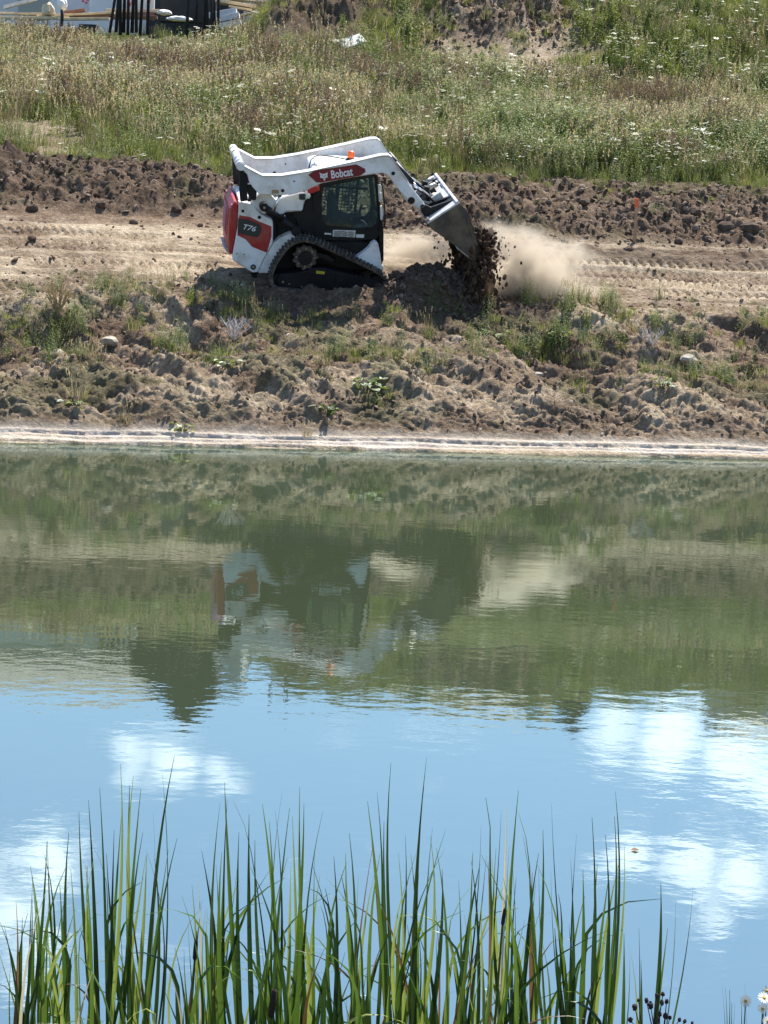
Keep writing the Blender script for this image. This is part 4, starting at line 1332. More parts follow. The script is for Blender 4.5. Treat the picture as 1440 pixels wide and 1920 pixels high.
# ---- clods and stones
def clod(name, seed, mat, flat=.7):
    r2 = random.Random(seed)
    bm = bmesh.new()
    bmesh.ops.create_icosphere(bm, subdivisions=2, radius=1.0)
    off = r2.uniform(0, 90)
    for v in bm.verts:
        c = v.co
        f = .72 + .55 * float(vnoise(c.x * 1.6 + off, c.y * 1.6 + c.z * 2.1, seed)) + .25 * float(vnoise(c.x * 4 + off, c.y * 4 - c.z * 4, seed + 3))
        v.co = c * f
        v.co.z *= flat
    me = bpy.data.meshes.new(name)
    bm.to_mesh(me); bm.free()
    me.materials.append(mat)
    return bpy.data.objects.new(name, me)
M_CLOD = mat_basic('clod_dark', (.095, .068, .051), rough=.95, var=.45, scale=1.2, spec=.1, bump=.5, bscale=6)
M_CLOD2 = mat_basic('clod_light', (.22, .165, .125), rough=.95, var=.4, scale=1.2, spec=.1, bump=.5, bscale=6)
M_STONE = mat_basic('stone_pale', (.33, .29, .235), rough=.8, var=.25, scale=2, spec=.2, bump=.3, bscale=6)
CD = [clod('clod_a', 1, M_CLOD), clod('clod_b', 2, M_CLOD, .6), clod('clod_c', 3, M_CLOD2), clod('clod_d', 4, M_CLOD2, .55), clod('clod_e', 5, M_STONE, .6)]
def clods(name, n, s0, s1, t0, t1, rmin, rmax, probs, dens, label, avoid=True):
    probs = np.array(probs) / sum(probs)
    q_s = rng.uniform(s0, s1, n); q_t = rng.uniform(t0, t1, n)
    x, y = xy(q_s, q_t)
    k = rng.random(n) < dens(x, y, q_s, q_t)
    if avoid:
        k &= ~((x > -2.4) & (x < 1.0) & (y > 37.5) & (y < 40.2))
    x, y = x[k], y[k]
    n = len(x)
    sz = rmin + (rmax - rmin) * rng.random(n) ** 3.2
    scatter(name, [o.copy() for o in CD], np.stack([x, y, ground_z(x, y) + sz * .15], 1), rng.uniform(0, 6.28, (n, 3)) * np.array([.15, .15, 1]),
            np.stack([sz * rng.uniform(.8, 1.5, n), sz * rng.uniform(.8, 1.3, n), sz * rng.uniform(.6, 1.1, n)], 1), rng.choice(5, n, p=probs), label, 'dirt')
clods('berm_clods', 12000, 9.2, 13.4, -9, 10.5,   .005, .055, [.30, .24, .26, .19, .01],
      lambda x, y, s, t: np.where(t < 1, bump(9.9, 10.3, 12.2, 13, s), bump(9.0, 9.6, 12.6, 13.6, s)) * .95, 'loose dark clods covering the spoil berm')
clods('bank_clods', 20000, .6, 6.3, -9, 10.5, .004, .036, [.12, .12, .38, .33, .05],
      lambda x, y, s, t: .25 + 1.2 * np.clip(fbm(x, y, 351, 3) - .4, 0, 1), 'broken clods and pebbles strewn over the eroded bank')
clods('road_clods', 5000, 6.0, 9.6, -9, 10.5, .006, .045, [.15, .15, .38, .30, .02],
      lambda x, y, s, t: .1 + 1.6 * np.clip(fbm(x * .7, y, 353, 3) - .5, 0, 1), 'small crumbs of earth scattered along the dirt road')
def cl2(name, n, cx, cy, rx, ry, rmin, rmax, probs, label):
    a = rng.normal(0, .5, (n, 2)); x = cx + a[:, 0] * rx; y = cy + a[:, 1] * ry
    sz = rmin + (rmax - rmin) * rng.random(n) ** 3
    scatter(name, [o.copy() for o in CD], np.stack([x, y, ground_z(x, y) + sz * .2], 1), rng.uniform(0, 6.28, (n, 3)) * np.array([.2, .2, 1]),
            np.stack([sz * 1.2, sz, sz * .8], 1), rng.choice(5, n, p=probs), label, 'dirt')
cl2('heap_clods', 1500, HEAP[0] + .2, HEAP[1] - .1, 1.1, .7, .012, .07, [.62, .36, .02, 0, 0], 'freshly tipped dark crumbs on the heap under the bucket')
cl2('mound_clods', 2600, 2.6, 63.0, 3.4, 3.0, .01, .085, [.22, .2, .32, .25, .01], 'rough clods on the bare face of the tall soil mound')

# ================================================================ yard and houses behind the field
M_RENDER = mat_basic('house_render', (.80, .79, .76), rough=.85, var=.05, scale=1.5)
M_GREYW = mat_basic('grey_wall', (.58, .58, .57), rough=.85, var=.08, scale=2)
M_DARKCLAD = mat_basic('dark_cladding', (.018, .020, .022), rough=.7, var=.2, scale=3)
M_TILE = mat_basic('roof_tile', (.22, .20, .17), rough=.7, var=.75, scale=14, dirt=(.5, .48, .42), dirt_amt=.6)
M_TIMBER = mat_basic('timber', (.62, .48, .30), rough=.75, var=.2, scale=4, bump=.2)
M_TIMBER_D = mat_basic('timber_brown', (.20, .10, .065), rough=.8, var=.25, scale=4, bump=.2)
M_CONC = mat_basic('concrete_beam', (.58, .58, .58), rough=.85, var=.1, scale=6, bump=.15)
M_BARK = mat_basic('dark_stake', (.018, .016, .016), rough=.85, var=.4, scale=10, bump=.3)
M_SHEET = mat_basic('white_sheet', (.78, .78, .80), rough=.6, var=.06, scale=3)
M_TARP = mat_basic('tan_tarp', (.55, .47, .33), rough=.7, var=.15, scale=5)
M_BOARD = mat_basic('insulation_board', (.72, .66, .63), rough=.7, var=.06, scale=3)
M_REDINK = mat_basic('red_print', (.6, .05, .05), rough=.6)
M_GALV = mat_basic('galvanised_steel', (.35, .36, .38), rough=.4, metal=.8, var=.15)
M_PINE = mat_basic('stake_wood', (.36, .23, .13), rough=.8, var=.25, scale=8, bump=.3)
M_SPRAY = mat_basic('orange_spray', (.75, .12, .03), rough=.6, var=.1)
M_SLAB = mat_basic('white_slab', (.62, .62, .60), rough=.7, var=.15, scale=3, bump=.2, bscale=8)
M_WINDOW = mat_basic('window_glass', (.03, .035, .04), rough=.08, var=.1, spec=1.0)

def pt(px, py, Y):
    return at_depth(px, py, Y)
def gz(x, y):
    return float(ground_z(x, y))

def tiled_roof(name, p00, p10, p11, p01, parent, nu, nv, mat=M_TILE, th=.12):
    """a roof slope with raised overlapping tile courses; corners eave left, eave right, ridge right, ridge left"""
    p00, p10, p11, p01 = map(Vector, (p00, p10, p11, p01))
    nrm_ = (p10 - p00).cross(p01 - p00).normalized()
    if nrm_.z < 0: nrm_ = -nrm_
    mb = MB()
    def q(a, b_): return (p00.lerp(p10, a)).lerp(p01.lerp(p11, a), b_)
    # deck
    vs = [q(0, 0), q(1, 0), q(1, 1), q(0, 1)]
    mb.add([v - nrm_ * th for v in vs] + [v for v in vs], [(0, 3, 2, 1), (4, 5, 6, 7), (0, 1, 5, 4), (1, 2, 6, 5), (2, 3, 7, 6), (3, 0, 4, 7)])
    deck = mb.build(name, mat, parent)
    mb = MB()
    r3 = random.Random(len(name) + nu)
    for j in range(nv):
        for i in range(nu):
            a0, a1 = (i + .04) / nu, (i + .96) / nu
            b0, b1 = (j - .05) / nv, (j + 1.0) / nv
            l0 = .045 + r3.uniform(-.015, .015); l1 = .012
            c = [q(a0, b0) + nrm_ * l0, q((a0 + a1) / 2, b0) + nrm_ * (l0 + .035), q(a1, b0) + nrm_ * l0, q(a1, b1) + nrm_ * l1, q((a0 + a1) / 2, b1) + nrm_ * (l1 + .035), q(a0, b1) + nrm_ * l1]
            d_ = [q(a0, b0) + nrm_ * .002, q(a1, b0) + nrm_ * .002]
            mb.add(c + d_, [(0, 1, 4, 5), (1, 2, 3, 4), (0, 6, 1), (6, 7, 1), (7, 2, 1)])
    tls = mb.build('roof_tiles', mat, parent)
    tls['kind'] = 'stuff'
    return deck

# house on the left: pale rendered long wall, dark clad gable towards the pond, tiled roof
Y1 = 80.0
hl = pt(-160, 40, Y1); hr = pt(318, 40, Y1)
hz = 8.7
wall_top = 12.75
h1 = empty('house', 'pale rendered house with a dark clad gable behind the timber stacks', 'house', loc=(0, 0, 0))
mb = MB(); mb.box((hl.x - 6, Y1, hz - 1), (hr.x, Y1 + 8, wall_top)); mb.build('wall', M_RENDER, h1)
mb = MB(); mb.box((hl.x - 6, Y1 - .05, hz - 1), (hr.x - 4.2, Y1 - .003, wall_top - 1.6)); mb.build('plinth_panel', M_GREYW, h1)
gl_x = pt(286, 40, Y1).x; gr_x = pt(452, 40, Y1).x
gpx = pt(395, 40, Y1).x
# dark gable volume, its front a metre and a half nearer
gy0 = Y1 - 1.5
vs = [(gl_x, gy0, hz - 1), (gr_x, gy0, hz - 1), (gr_x, gy0, 13.9), (gpx, gy0, 14.75), (gl_x, gy0, 12.8)]
vs += [(a, Y1 + 9, c) for a, b_, c in vs]
mesh_obj('gable_wall', vs, [(0, 1, 2, 3, 4), (9, 8, 7, 6, 5), (0, 5, 6, 1), (1, 6, 7, 2), (2, 7, 8, 3), (3, 8, 9, 4), (4, 9, 5, 0)], M_DARKCLAD, h1)
tiled_roof('roof', (hl.x - 6.5, Y1 - .45, 12.6), (gl_x + .3, Y1 - .45, 12.6), (gpx + .0, Y1 + 3.6, 14.9), (hl.x - 6.5, Y1 + 3.6, 14.6), h1, 46, 13)
mb = MB(); mb.box((gl_x - .1, gy0 - .1, 0), (gl_x, gy0, .1))
for k, (wx_, w_) in enumerate(((-5.2, 1.0),)):
    c = MB(); c.box((hr.x + wx_, Y1 - .12, 9.6), (hr.x + wx_ + w_, Y1 - .004, 11.4)); c.build('window', M_WINDOW, h1)
dk = MB(); dk.box((pt(150, 10, Y1).x, Y1 - .10, hz - .5), (pt(184, 10, Y1).x, Y1 - .055, 9.55)); dk.build('dark_doorway', M_DARKCLAD, h1)

# annexe wall right of the gable
h1b = empty('garage', 'low pale garage wall right of the dark gable', 'garage')
mb = MB(); mb.box((gr_x + .02, Y1 + .6, hz - 1), (gr_x + .75, Y1 + 6, 13.7)); mb.build('wall', M_RENDER, h1b)
mb = MB(); mb.box((gr_x - .0 + .02, Y1 + .5, 13.702), (gr_x + .8, Y1 + 6.1, 13.8)); mb.build('roof', M_DARKCLAD, h1b)

# house behind the bare mound: only its roof stands above the soil
Y2 = 86.0
def house(Yh, xl, xr, xpk, z_eave, z_ridge, gx0, gx1, gpk, gz0, gz1, label, nu):
    h = empty('house', label, 'house')
    m_ = MB(); m_.box((xl, Yh, 9.0), (xr, Yh + 8, z_eave - .05)); m_.build('wall', M_RENDER, h)
    tiled_roof('roof', (xl - .4, Yh - .5, z_eave), (xr + .2, Yh - .5, z_eave), (xr - .1, Yh + 3.8, z_ridge), (xl + .4, Yh + 3.8, z_ridge - .9), h, nu, 13)
    v_ = [(gx0, Yh - 1.4, 9.0), (gx1, Yh - 1.4, 9.0), (gx1, Yh - 1.4, gz0), (gpk, Yh - 1.4, gz1), (gx0, Yh - 1.4, gz0)]
    v_ += [(a, Yh + 8.5, c) for a, b2, c in v_]
    mesh_obj('gable_wall', v_, [(0, 1, 2, 3, 4), (9, 8, 7, 6, 5), (0, 5, 6, 1), (1, 6, 7, 2), (2, 7, 8, 3), (3, 8, 9, 4), (4, 9, 5, 0)], M_DARKCLAD, h)
    return h
def rx(px, py, Y):                                 # x of something whose mirror image shows at this pixel
    d = pix_dir(px, py); k = Y / d.y
    return d.x * k
def rz(px, py, Y):                                 # its height
    d = pix_dir(px, py); k = Y / d.y
    return -(CAM_H + d.z * k)
h2 = house(Y2, rx(560, 1300, Y2), rx(1050, 1340, Y2), 0, rz(800, 1285, Y2), rz(1000, 1385, Y2) , rx(1030, 1330, Y2 - 1.4), rx(1105, 1330, Y2 - 1.4), rx(1072, 1370, Y2 - 1.4), rz(1100, 1325, Y2 - 1.4), rz(1072, 1372, Y2 - 1.4),
           'tiled roof house hidden behind the bare soil mound', 30)
ch = MB(); cx_ = rx(1000, 1310, Y2); ch.tube([(cx_, Y2 - .9, 12.5), (cx_, Y2 - .9, rz(1000, 1335, Y2))], .28, 16)
ch.build('flue', M_GALV, h2, smooth=False)
h3 = house(Y2, rx(1330, 1340, Y2), rx(1700, 1340, Y2), 0, rz(1400, 1340, Y2), rz(1440, 1420, Y2) + .5, rx(1690, 1340, Y2), rx(1800, 1340, Y2), rx(1745, 1340, Y2), rz(1440, 1380, Y2), rz(1440, 1430, Y2),
           'tiled roof house behind the green hill', 22)

# mast frame: two posts and rungs, above the soil heap
Ym = 68.0
lad = empty('scaffold_ladder', 'thin metal ladder frame standing up behind the left soil heap', 'ladder')
xa, xb = rx(508, 1290, Ym), rx(536, 1290, Ym)
zt = rz(520, 1322, Ym)
for x_ in (xa, xb):
    m_ = MB(); m_.tube([(x_, Ym, gz(x_, Ym) - .1), (x_, Ym, zt)], .025, 6); m_.build('post', M_BARK, lad)
for k in range(12):
    z_ = zt - .12 - k * .3
    m_ = MB(); m_.tube([(xa, Ym, z_), (xb, Ym, z_)], .018, 6); m_.build('rung', M_BARK, lad)

# stacked things along the yard's edge
Yt = 73.0
def plank(name, a, b_, w, h, mat, label, cat='plank', group=None, Ya=Yt, Yb=None):
    p = pt(*a, Ya); q = pt(*b_, Yb or Ya)
    d_ = (q - p); L_ = d_.length; d_.normalize()
    s2 = Vector((0, 1, 0)); s2 = (s2 - d_ * s2.dot(d_)).normalized(); u2 = d_.cross(s2)
    if u2.z < 0: u2 = -u2
    M_ = Matrix((( d_.x, s2.x, u2.x, p.x), (d_.y, s2.y, u2.y, p.y), (d_.z, s2.z, u2.z, p.z), (0, 0, 0, 1)))
    m_ = MB(); m_.box((0, -w / 2, -h / 2), (L_, w / 2, h / 2))
    o = m_.build(name, mat, None, bevel=.006)
    o.matrix_world = M_
    return tag(o, label, cat, group)
plank('timber_plank', (-40, 24), (95, 27), .25, .07, M_TIMBER, 'pale plank lying highest at the left edge of the yard', group='planks along the yard edge')
plank('timber_plank', (-40, 33), (130, 34), .25, .08, M_TIMBER, 'pale plank half hidden in grass at the left yard edge', group='planks along the yard edge', Ya=72.5)
plank('timber_plank', (70, 31), (215, 24), .3, .07, M_TIMBER, 'pale plank lying under the small dark doorway', group='planks along the yard edge', Ya=72.7)
plank('timber_plank', (110, 36), (205, 35), .25, .08, M_TIMBER, 'short pale plank lowest beneath the white bag', group='planks along the yard edge', Ya=72.2)
plank('timber_plank', (200, 20), (300, 21), .3, .10, M_TIMBER, 'pale plank behind the bundle of dark stakes', group='planks along the yard edge', Ya=73.4)
plank('timber_plank', (8, 14), (68, -2), .25, .10, M_COUPLER, 'grey white plank leaning up at the left corner', Ya=73.2)
plank('timber_beam', (118, 24), (160, 19), .25, .10, M_TIMBER_D, 'red brown beam between white bag and doorway', 'beam', 'brown beams in the yard', Ya=73.1)
plank('timber_beam', (120, 29), (290, 27), .25, .14, M_TIMBER_D, 'long red brown beam under the pale planks', 'beam', 'brown beams in the yard', Ya=73.3)
plank('timber_beam', (212, 33), (295, 33), .25, .10, M_TIMBER_D, 'red brown beam behind the stakes, lowest in its pile', 'beam', 'brown beams in the yard', Ya=72.8)
plank('timber_plank', (405, 2), (490, 16), .8, .10, M_TIMBER, 'wide pale board sloping down above the grey beams', group='boards above the grey beams', Ya=74.0)
plank('timber_plank', (430, 13), (472, 20), .5, .06, M_TIMBER, 'short pale board just above the grey beams', group='boards above the grey beams', Ya=73.6)
plank('timber_plank', (450, 30), (505, 17), .4, .06, M_TIMBER, 'pale board right of the grey beams near the heap', group='boards above the grey beams', Ya=73.2)
plank('timber_plank', (390, -8), (520, 6), .8, .08, M_BOARD, 'pinkish board highest above the grey beams', group='boards above the grey beams', Ya=74.6)
for k, (a, b_, lb) in enumerate((((392, 30), (444, 21), 'topmost grey concrete beam of the stack of three'), ((396, 40), (449, 29), 'middle grey concrete beam of the stack of three'), ((400, 52), (452, 42), 'lowest grey concrete beam of the stack of three'))):
    plank('concrete_beam', a, b_, .5, .17, M_CONC, lb, 'beam', 'stack of grey beams', Ya=72.0 - .1 * k)
# insulation boards with red print
bd_ = empty('insulation_board', 'pinkish white insulation board with red print behind the stakes', 'board')
p = pt(232, 22, 74.2); q = pt(288, 22, 74.2)
m_ = MB(); m_.box((p.x, 74.2, p.z - .2), (q.x, 74.5, p.z + 1.3)); m_.build('board', M_BOARD, bd_, bevel=.01)
for k, (a, b_) in enumerate(((240, 15), (244, 8), (250, 12), (281, 2), (248, 4))):
    c = pt(a, b_, 74.19)
    m_ = MB(); m_.box((c.x - .03, 74.185, c.z - .05), (c.x + .02, 74.198, c.z + .05)); m_.build('red_mark', M_REDINK, bd_)
bd2 = empty('foil_panel', 'grey foil panel with a small red mark left of the dark doorway', 'panel')
p = pt(122, 20, 74.6); q = pt(168, 20, 74.6)
m_ = MB(); m_.box((p.x, 74.6, p.z - .2), (q.x, 74.7, p.z + 1.0)); m_.build('sheet', mat_basic('foil', (.50, .53, .58), rough=.4, var=.12, scale=2), bd2, bevel=.01)
for (a, b_) in ((156, 2), (162, 5), (165, 0)):
    c = pt(a, b_, 74.59); m_ = MB(); m_.box((c.x - .04, 74.585, c.z - .03), (c.x + .03, 74.597, c.z + .03)); m_.build('red_mark', M_REDINK, bd2)
def crumple(name, c, rx_, rz_, mat, label, cat, seed, ry_=.25):
    bm = bmesh.new(); bmesh.ops.create_icosphere(bm, subdivisions=3, radius=1)
    for v in bm.verts:
        f = .65 + .6 * float(fbm(v.co.x * 1.7 + seed, v.co.z * 1.7 + v.co.y, seed, 3, .6, ridged=True))
        v.co = Vector((v.co.x * rx_ * f, v.co.y * ry_ * f, v.co.z * rz_ * f * (1.1 if v.co.z > 0 else .8)))
    me_ = bpy.data.meshes.new(name); bm.to_mesh(me_); bm.free(); me_.materials.append(mat)
    o = bpy.data.objects.new(name, me_); COL.objects.link(o); o.location = c
    return tag(o, label, cat)
crumple('white_bag', pt(117, 8, 72.4), .13, .24, M_SHEET, 'crumpled white bag caught on a stake at the yard edge', 'bag', 4)
crumple('tan_tarp', pt(90, 22, 72.6), .20, .24, M_TARP, 'crumpled tan tarpaulin beside the white bag', 'tarpaulin', 9)
crumple('white_film', pt(308, 24, 72.5), .22, .09, M_SHEET, 'bunched white film at the end of the brown beams', 'plastic film', 14)
crumple('white_film', pt(335, 36, 71.6), .40, .08, M_SHEET, 'loose white film lying in weeds between the two stake bundles', 'plastic film', 19)
crumple('white_film', pt(720, 6, 64.5), .30, .16, M_SHEET, 'torn white film on top of the soil heaps', 'plastic film', 24)
crumple('white_film', pt(645, 8, 63.5), .24, .06, M_SHEET, 'flat scrap of white film near the top of the left heap', 'plastic film', 29)

# black shuttering right of the gable and dark boxes behind the stakes
bx_o = MB(); p = pt(300, 16, 75.4); q = pt(405, 16, 75.4)
bx_o.box((p.x, 75.4, p.z - .4), (q.x, 75.9, p.z + 1.0))
tag(bx_o.build('shuttering_panel', M_DARKCLAD, None, bevel=.01), 'black shuttering panel standing behind the right bundle of stakes', 'panel')

# two bundles of dark stakes
def stake_bundle(pxs, y0, y1, Y, label):
    e = empty('stake_bundle', label, 'stakes', 'bundles of dark stakes')
    for k, (px_, lean) in enumerate(pxs):
        yy = Y + rs.uniform(-.35, .35)
        p = pt(px_, y1 + rs.uniform(-4, 4), yy)
        zb = p.z - .3
        top = Vector((p.x + lean, yy + rs.uniform(-.1, .1), zb + 2.3 + rs.uniform(-.3, .3)))
        mid = (Vector((p.x, yy, zb)) + top) / 2 + Vector((rs.uniform(-.03, .03), 0, 0))
        m_ = MB(); m_.tube([(p.x, yy, zb), mid, top], [rs.uniform(.045, .06), .045, .035], 8)
        m_.build('stake', M_BARK, e, smooth=True)
    return e
stake_bundle([(206, .25), (218, .12), (226, -.02), (232, .03), (240, .02), (248, .03), (256, -.02), (263, .04), (277, .03)], 0, 44, 70.5, 'left bundle of dark stakes in front of the pale wall')
stake_bundle([(350, .02), (366, .03), (382, .0), (389, -.12), (397, -.08), (403, -.1), (409, -.05)], 0, 58, 69.5, 'right bundle of dark stakes in front of the grey beams')
def pole(name, px_, ptop, pbot, Y, r_, mat, label, cat):
    a = pt(px_[0], pbot, Y); b_ = pt(px_[1], ptop, Y)
    m_ = MB(); m_.tube([(a.x, Y, a.z - .15), ((a.x + b_.x) / 2 + .01, Y, (a.z + b_.z) / 2), (b_.x, Y, b_.z)], [r_, r_, r_ * .9], 8)
    return tag(m_.build(name, mat, None, smooth=True), label, cat)
pole('thin_stake', (116, 116), 18, 40, 71.5, .05, M_BARK, 'short dark stake holding up the white bag', 'stake')
g_ = ground_at(1303, 188); pole('dark_post', (1303, 1306), 142, 196, g_.y, .045, M_BARK, 'single dark post standing in the meadow below the green hill', 'post')

# wooden survey stake with sprayed top beside the road
g_ = ground_at(1190, 456)
sv = empty('survey_stake', 'thin wooden survey stake with an orange sprayed top beside the rutted road', 'stake')
a = pt(1190, 456, g_.y); b_ = pt(1194, 372, g_.y)
m_ = MB()
def stick(p0, p1, w_):
    m2 = MB()
    vs = []
    for p_ in (p0, p1):
        vs += [(p_.x - w_, p_.y - w_, p_.z), (p_.x + w_, p_.y - w_, p_.z), (p_.x + w_, p_.y + w_, p_.z), (p_.x - w_, p_.y + w_, p_.z)]
    m2.add(vs, [(0, 3, 2, 1), (4, 5, 6, 7), (0, 1, 5, 4), (1, 2, 6, 5), (2, 3, 7, 6), (3, 0, 4, 7)])
    return m2
k_ = a.lerp(b_, .80)
stick(a - Vector((0, 0, .15)), k_, .028).build('shaft', M_PINE, sv, bevel=.004)
stick(k_, b_, .034).build('sprayed_top', M_SPRAY, sv, bevel=.006)

# pale slab and block lying in the meadow
def slab(name, px_, py_, dims, rot_, label, cat, mat=M_SLAB, seed=1, lift=.2, Y=None):
    g2 = ground_at(px_, py_)
    if Y: g2 = pt(px_, py_, Y)
    bm = bmesh.new(); bmesh.ops.create_cube(bm, size=1)
    bmesh.ops.subdivide_edges(bm, edges=bm.edges, cuts=4, use_grid_fill=True)
    for v in bm.verts:
        n_3 = float(fbm(v.co.x * 3 + seed, v.co.y * 3 + v.co.z * 2, seed, 3)) - .5
        v.co = Vector((v.co.x * dims[0], v.co.y * dims[1], v.co.z * dims[2])) * (1 + n_3 * .25)
    me_ = bpy.data.meshes.new(name); bm.to_mesh(me_); bm.free(); me_.materials.append(mat)
    o = bpy.data.objects.new(name, me_); COL.objects.link(o)
    o.location = (g2.x, g2.y, g2.z + lift); o.rotation_euler = rot_
    do_bevel(o, .01)
    return tag(o, label, cat)
slab('concrete_slab', 659, 98, (.66, .40, .06), (R(36), R(-20), R(25)), 'white slab tilted in the grass below the soil heaps', 'slab', seed=3, lift=.30)
slab('stone_block', 556, 108, (.18, .14, .20), (R(20), R(24), R(30)), 'small white block in the grass left of the tilted slab', 'block', seed=7, lift=.05)

# stones and clods one can pick out on the bank and berm
big = [(205, 666, .22, 1), (108, 662, .18, 1), (545, 425, .0, 0), (640, 536, .0, 0), (320, 538, .14, 0), (505, 682, .14, 1), (518, 696, .10, 1), (1290, 690, .24, 1), (1225, 585, .16, 0), (1180, 470, .20, 0),
       (1050, 345, .0, 0), (1095, 390, .16, 0), (1360, 425, .30, 0), (1405, 440, .34, 0), (1290, 420, .22, 0), (1300, 400, .24, 0), (1248, 432, .24, 0), (1272, 458, .14, 0), (905, 375, .18, 0),
       (950, 500, .12, 0), (300, 690, .12, 1), (640, 745, .10, 0), (1010, 690, .14, 1), (60, 450, .12, 0), (212, 345, .18, 0), (110, 340, .16, 0), (330, 400, .15, 0), (190, 395, .14, 0), (60, 395, .16, 0), (250, 420, .12, 0)]
big_labels = ['flat pale stone lowest in the dry gully at the far left of the bank', "pale stone left of the dry root tuft's foot", '_', '_', "round dark clod at the left tip of the loader's shadow", 'small pale stone right of the wide soft green tuft', 'smallest pale stone right of the wide soft green tuft', 'largest pale slab-like stone high on the right bank', 'dark clod at the road edge below the tread prints', "dark clod just left of the survey stake's foot", '_', "dark clod on the berm right of the loader's bucket", 'big dark clod near the right edge of the berm', 'biggest dark clod at the right edge of the berm', 'dark clod right of the survey stake on the berm', 'dark clod highest right of the survey stake', 'dark clod on the ledge below the berm, right of the survey stake', 'small dark clod on the pale ledge strip right of the survey stake', "dark clod behind the bucket's white back plate", 'small dark clod lying in the drifting dust', 'small pale stone in the middle of the left bank', 'small pale stone low on the bank beside the broad leaved plant', 'pale stone below the patch of weeds beside the dust', 'small dark clod at the foot of the left berm', 'dark clod high on the left berm near its left end', 'dark clod on top of the left berm', 'dark clod low on the left berm near the loader', 'dark clod halfway up the left berm', 'dark clod low on the left berm towards its left end', 'dark clod at the berm foot left of the loader']
for k, (px_, py_, r_, pale) in enumerate(big):
    if r_ == 0: continue
    g2 = ground_at(px_, py_)
    o = clod('stone' if pale else 'dirt_clod', 40 + k, M_STONE if pale else M_CLOD, .55 if pale else .75)
    COL.objects.link(o)
    s2 = r_ * .6
    o.scale = (s2, s2 * .9, s2); o.location = (g2.x, g2.y, g2.z + s2 * .25); o.rotation_euler = (0, 0, k)
    if pale:
        tag(o, big_labels[k], 'stone', 'pale stones on the bank')
    else:
        tag(o, big_labels[k], 'clod', 'large clods along the road')

# ================================================================ soil pouring from the bucket, and its dust
SB = at_depth(898, 520, 38.6)
M_FALL = mat_basic('falling_soil', (.068, .043, .029), rough=.95, var=.6, scale=6, spec=.08, bump=1.0, bscale=14)
mb = MB()
# torn curtain of soil: sheets of lumps hung along the bucket's lip
r4 = random.Random(9)
def lump(c, r_, seed):
    bm = bmesh.new(); bmesh.ops.create_icosphere(bm, subdivisions=1, radius=1)
    vs = []; off = seed * 1.37
    for v in bm.verts:
        f = r4.uniform(.6, 1.25)
        vs.append(Vector((v.co.x * r_[0] * f, v.co.y * r_[1] * f, v.co.z * r_[2] * f)) + c)
    fs = [tuple(q.index for q in f.verts) for f in bm.faces]
    bm.free()
    mb.add(vs, fs)
def lip(w):                                        # the cutting edge at width w
    p = prof[-1]; q = MM @ Vector((p[0], w, p[1])); return q
for k in range(8500):
    w = r4.uniform(BW0 + .1, BW1 - .1)
    e_ = lip(w)
    f = r4.random() ** .9                          # 0 top, 1 bottom
    g_bot = base_z(e_.x + .3, e_.y - .45)
    z_top = e_.z + .38
    z_ = z_top + (float(g_bot) + .02 - z_top) * f
    far = max(0, w - .9) / 1.0
    x_ = e_.x + .13 + .06 * f + r4.gauss(0, (.12 + .04 * math.sin(f * 9 + w * 3)) * (1 - .5 * far))
    y_ = e_.y + r4.gauss(-.42 * f, .12)
    r_ = (.007 + .042 * r4.random() ** 2.6) * (1.1 - .3 * f)
    lump(Vector((x_, y_, z_)), (r_, r_, r_ * r4.uniform(1.0, 2.0)), k)
for k in range(260):                               # crumbs flung clear
    w = r4.uniform(BW0, BW1); e_ = lip(w); f = r4.random()
    z_ = e_.z + .3 + (float(base_z(e_.x, e_.y)) - e_.z) * f
    r_ = r4.uniform(.008, .026)
    lump(Vector((e_.x + .2 + r4.gauss(0, .22 + .1 * f), e_.y + r4.gauss(0, .2), z_)), (r_, r_, r_ * 1.3), k)
for k in range(150):                               # what still hangs inside the bucket's mouth
    t_ = r4.random(); w = r4.uniform(BW0 + .05, BW1 - .05)
    pa = P(*Z5(900, 900), BW0); pb2 = P(*Z5(1040, 1400), BW0)
    q = MM @ Vector((pa[0] + (pb2[0] - pa[0]) * t_ - .02, w, pa[1] + (pb2[1] - pa[1]) * t_))
    r_ = r4.uniform(.04, .10)
    lump(q + Vector((r4.gauss(.0, .03), 0, r4.gauss(0, .03))), (r_, r_, r_), k)
fall = mb.build('falling_soil', M_FALL, None, smooth=False)
tag(fall, 'dark soil pouring out of the tipped bucket', 'soil', kind='stuff')

